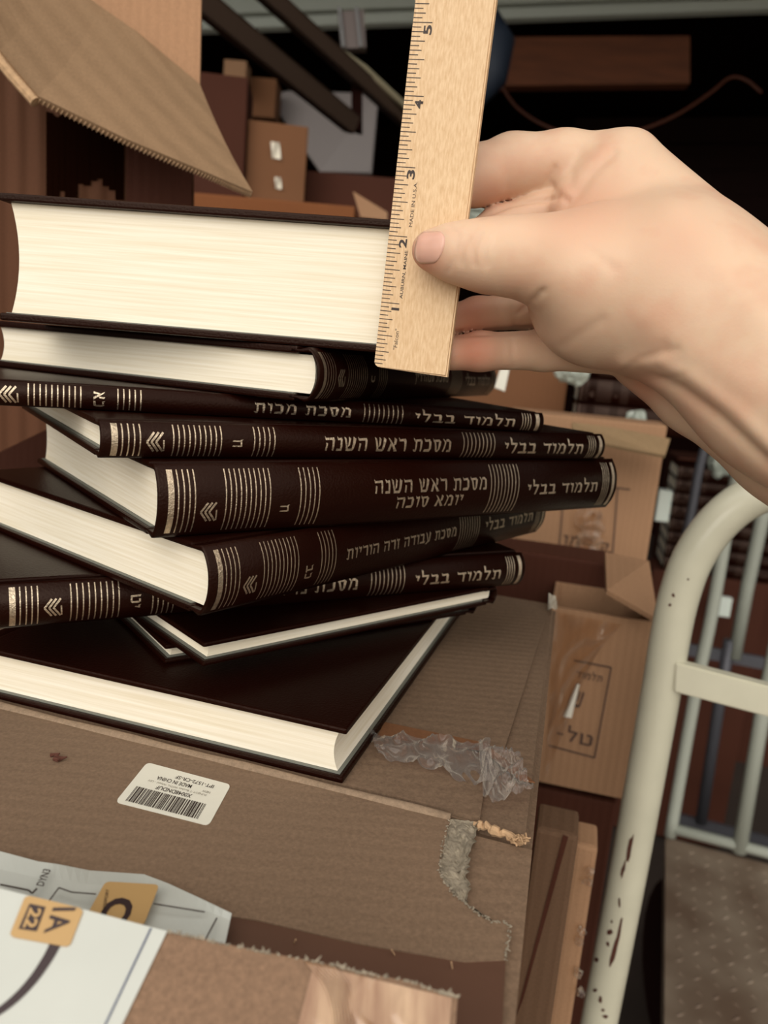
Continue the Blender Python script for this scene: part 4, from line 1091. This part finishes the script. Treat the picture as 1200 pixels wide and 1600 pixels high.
# hanging flap: hinge line on the panel, free edge nearer the viewer
hp = [fT(90, -40, .012), fT(200, 45, .012), fT(312, 130, .012)]
fe = [P(-60, -30, .50), P(0, 78, .50), P(60, 150, .50), P(200, 218, .505), P(320, 268, .515), P(395, 300, .52)]
bm = bmesh.new(); g = []
path_a = [fT(20, -90, .012), fT(90, -40, .012), fT(160, 12, .012), fT(215, 50, .012), fT(265, 92, .012), fT(312, 131, .012)]
path_b = fe
for i in range(6):
    row = []
    for j in range(7):
        t_ = j/6; p = path_a[i]*(1-t_)+path_b[i]*t_; p = p+Vector((0, 0, -.004*math.sin(t_*math.pi)))
        row.append(p)
    g.append(row)
vt = [[bm.verts.new(p) for p in r] for r in g]
for A, B in zip(vt, vt[1:]):
    for j in range(6): bm.faces.new((A[j], A[j+1], B[j+1], B[j]))
bm.normal_update()


nrm_f = sum((f.normal for f in bm.faces), Vector()).normalized()
if nrm_f.dot(CAM-qa) > 0: nrm_f = -nrm_f
NF = nrm_f
ex_ = bmesh.ops.extrude_face_region(bm, geom=bm.faces[:]); bmesh.ops.translate(bm, vec=nrm_f*.0045, verts=[v for v in ex_['geom'] if isinstance(v, bmesh.types.BMVert)])
bmesh.ops.recalc_face_normals(bm, faces=bm.faces[:])
M_flapk = cardboard('flap_kraft', (140, 112, 84), (.62, .3, .5), .28, 420, .10)
hf = mesh_obj('hanging_flap', bm, M_flapk, tall, world=True)
# exposed flutes along the free edge, zigzag strip
bm = bmesh.new(); e_pts = spline(fe[2:], 40); k = 0
for i in range(0, len(e_pts)-1):
    p = e_pts[i]; q_ = e_pts[i+1]; off = NF*(.0006 if i % 2 else .0042); off2 = NF*(.0042 if i % 2 else .0006); out_ = Vector((0, 0, -.0012))
    bm.faces.new([bm.verts.new(v) for v in (p+off+out_, q_+off2+out_, q_+off2*1.15+out_*.2, p+off*1.15+out_*.2)])
mesh_obj('cut_edge', bm, M_raw, hf, world=True)
bm = bmesh.new(); bright = spline([fe[0], fe[1], fe[2]], 8)
tube(bm, [p+NF*.0028+Vector((-.0015, 0, -.0016)) for p in bright], [.0036]*len(bright), 8)
o = mesh_obj('torn_edge', bm, M_raw, hf, world=True); o['label'] = 'bright torn paper edge'
# black marker block
bm = bmesh.new(); rb = random.Random(5)
M_marker = mat('black_marker', (22, 8, 4), rough=.95, spec=0)
xs_ = [72, 82, 92, 101, 110, 120, 130, 140, 150, 160, 170, 180, 192]
for a_, b__ in zip(xs_, xs_[1:]):
    yt = 172+(a_-72)*.28+rb.uniform(-8, 8); yb = 312 if (a_ < 90 or 100 < a_ < 112 or a_ > 170) else rb.uniform(275, 300)
    slab(bm, [fT(a_, yt, .0012), fT(b__+1, yt+rb.uniform(-5, 5), .0012), fT(b__+1, yb, .0012), fT(a_, yb, .0012)][::-1], .0004, tn)
mesh_obj('marker_scribble', bm, M_marker, tall, world=True)
# plain inner board to the right of the scribble
bm = bmesh.new(); slab(bm, [fT(197, 215, .002), fT(300, 240, .002), fT(298, 420, .002), fT(197, 420, .002)][::-1], .0014, tn); mesh_obj('inner_panel', bm, M_box_dark, tall, world=True)

# ------------------------------------------------------------------ upper background
def beam(name, pts, d_th, m, label, cat, kind=None, smooth=False):
    bm = bmesh.new(); slab(bm, pts, d_th); o = center_origin(mesh_obj(name, bm, m)); return tag(o, label, cat, kind=kind)
dd = 2.9
door = empty('garage_door', P(750, 30, dd), label='pale grey raised garage door edge across the top of the picture', cat='garage door')
for k, (a0, a1_, off) in enumerate((((83, 18), (112, 49), 0), ((60, -6), (86, 20), .03), ((-140, -180), (62, -3), .06))):
    pass
def dl_(x, base_): return base_+(1200-x)*.036
bm = bmesh.new(); slab(bm, [P(250, dl_(250, 22), dd), P(1400, dl_(1400, 22), dd), P(1400, dl_(1400, 6), dd), P(250, dl_(250, 6), dd)][::-1], .03); mesh_obj('bottom_seal', bm, M_white, door, world=True)
bm = bmesh.new(); slab(bm, [P(250, dl_(250, 4), dd+.03), P(1400, dl_(1400, 4), dd+.03), P(1400, dl_(1400, -45), dd+.03), P(250, dl_(250, -45), dd+.03)][::-1], .05); mesh_obj('door_section', bm, M_white, door, world=True)
beam('wood_plank', [P(765, 58, 2.7), P(1078, 56, 2.7), P(1078, 130, 2.7), P(765, 134, 2.7)][::-1], .04, M_wood, 'short pine board hanging under the door edge', 'wood plank')
for k, y in enumerate((185, 228, 268, 308, 350)):
    beam('wall_board', [P(900, y, 4.6), P(1400, y-4, 4.6), P(1400, y+36, 4.6), P(900, y+38, 4.6)][::-1], .03, mat('dark_board', (44, 16, 10), rough=.9, noise=(5, .3)), ('topmost', 'second', 'third', 'fourth', 'lowest')[k]+' dark horizontal board on the far wall above the hand', 'board', None)
bm = tube(bmesh.new(), spline([P(780, 130, 2.6), P(810, 170, 2.6), P(860, 200, 2.6), P(930, 215, 2.6), P(1000, 203, 2.6), P(1060, 178, 2.6), P(1110, 145, 2.6), P(1140, 122, 2.6), P(1165, 125, 2.6), P(1190, 145, 2.6)], 8), .005, 8)
tag(center_origin(mesh_obj('hanging_cable', bm, mat('orange_cable', (84, 40, 20)), smooth=True)), 'thin orange cable sagging in a loop above the hand', 'cable')
bm = tube(bmesh.new(), [P(752, 30, 2.2), P(770, 70, 2.2), P(762, 120, 2.2), P(742, 165, 2.2)], [.05, .062, .055, .02], 20)
tag(center_origin(mesh_obj('blue_bucket', bm, mat('blue_plastic', (38, 48, 64), rough=.6), smooth=True)), 'blue-grey plastic bucket half hidden behind the upper ruler', 'bucket')
# door tracks
def channel(name, a, b__, wd, m, label):
    d = (b__-a).normalized(); s = d.cross(Vector((0, 1, 0))).normalized(); t__ = s.cross(d).normalized()
    if t__.y < 0: t__ = -t__
    if s.z < 0: s = -s
    bm = bmesh.new()
    def strip(c0, w1, w2, n1, n2):
        pts = [a+s*w1+t__*n1, b__+s*w1+t__*n1, b__+s*w2+t__*n1, a+s*w2+t__*n1]; sb_ = bmesh.new(); slab(sb_, pts, (n2-n1), -t__); merge(bm, sb_)
    strip(0, -wd/2, wd/2, .0, .004); strip(0, wd/2-.004, wd/2, 0, .03); strip(0, -wd/2, -wd/2+.004, 0, .03)
    return center_origin(mesh_obj(name, bm, m))
trk1 = tag(channel('door_track', P(270, -40, 1.3), P(558, 196, 1.75), .040, M_steel, ''), 'wide dull metal door track ending at a vertical bracket', 'rail')
o = tag(channel('door_track', P(400, -30, 1.5), P(670, 215, 2.0), .034, M_steel, ''), 'narrower door track with a bright edge running behind the ruler', 'rail')
bm = tube(bmesh.new(), [P(533, 78, 1.72), P(570, 108, 1.78), P(640, 172, 1.9)], [.004, .009, .008], 8)  # paler metal strip along part of the track edge
ol = mesh_obj('bright_lip', bm, mat('pale_steel', (190, 180, 150), rough=.4, metal=.3), o, world=True); ol['label'] = 'bright metal lip'
bm = bmesh.new(); slab(bm, [P(549, 112, 1.8), P(566, 112, 1.8), P(566, 205, 1.8), P(549, 200, 1.8)][::-1], .02); mesh_obj('end_bracket', bm, M_dark, trk1, world=True)
hb = empty('hanger_bracket', P(548, 40, 1.75), label='grey metal hanger bracket with two bright ribs at the top', cat='bracket')
bm = bmesh.new(); slab(bm, [P(527, 18, 1.75), P(568, 15, 1.75), P(572, 74, 1.75), P(533, 76, 1.75)][::-1], .02); mesh_obj('plate', bm, mat('grey_bracket', (110, 98, 94), rough=.5), hb, world=True)
for x in (530, 557):
    mesh_obj('rib', tube(bmesh.new(), [P(x, 12, 1.74), P(x+7, 74, 1.74)], .004, 8), mat('bright_rib', (170, 170, 170), rough=.3, metal=.5), hb, world=True)
# pale sheet and stored boxes
M_sheet = mat('grey_sheet', (150, 142, 140), rough=.5, bump=(6, .5))
beam('plastic_sheet', [P(418, 150, 2.45), P(450, 142, 2.45), P(591, 146, 2.4), P(580, 270, 2.4), P(500, 268, 2.4), P(450, 200, 2.45)][::-1], .02, M_sheet, 'pale grey plastic sheet behind the door tracks', 'sheet')
rq, fq, _, _, _ = carton_face((388, 186), (481, 215), (388, 420), 1.5, .15, .12, M_box_brown, 'brown carton with two bright tape glints behind the hanging flap')
for (x, y, s) in ((430, 235, 1.0), (434, 286, .7)):
    bm = grid_on(fq, [(x-7*s, y-14*s), (x+7*s, y-12*s), (x+9*s, y+14*s), (x-5*s, y+12*s)], 4, 4, lambda u, v: .006+.004*math.sin(u*4+v*3))
    mesh_obj('tape_glint', bm, mat('painted_tape_glint', (240, 232, 214), rough=.2), rq, world=True)  # tape highlights painted as small white patches
carton_face((300, 110), (386, 160), (300, 420), 1.45, .1, .12, M_box_dark, 'dark carton corner just right of the upright flap')
carton_face((350, 92), (385, 104), (350, 125), 2.2, 0, .07, M_box_vert, 'small light carton under the left end of the door edge')
carton_face((375, 118), (432, 130), (375, 180), 2.3, 0, .1, M_box_brown, 'brown carton beside the small light one')
carton_face((300, 300), (556, 306), (300, 420), 1.1, 0, .25, cardboard('amber_kraft', (126, 76, 42), (1, 0, 0), .1, 800, .1), 'amber brown carton right behind the top cover')
rq2, fq2, _, _, _ = carton_face((478, 266), (700, 272), (486, 420), 1.62, 0, .3, M_box_dark, 'dark open carton behind the amber one')
bm = bmesh.new(); slab(bm, [P(553, 300, 1.3), P(606, 332, 1.28), P(606, 345, 1.28), P(565, 340, 1.3)], .004); mesh_obj('bent_flap', bm, M_box_vert, rq2, world=True)
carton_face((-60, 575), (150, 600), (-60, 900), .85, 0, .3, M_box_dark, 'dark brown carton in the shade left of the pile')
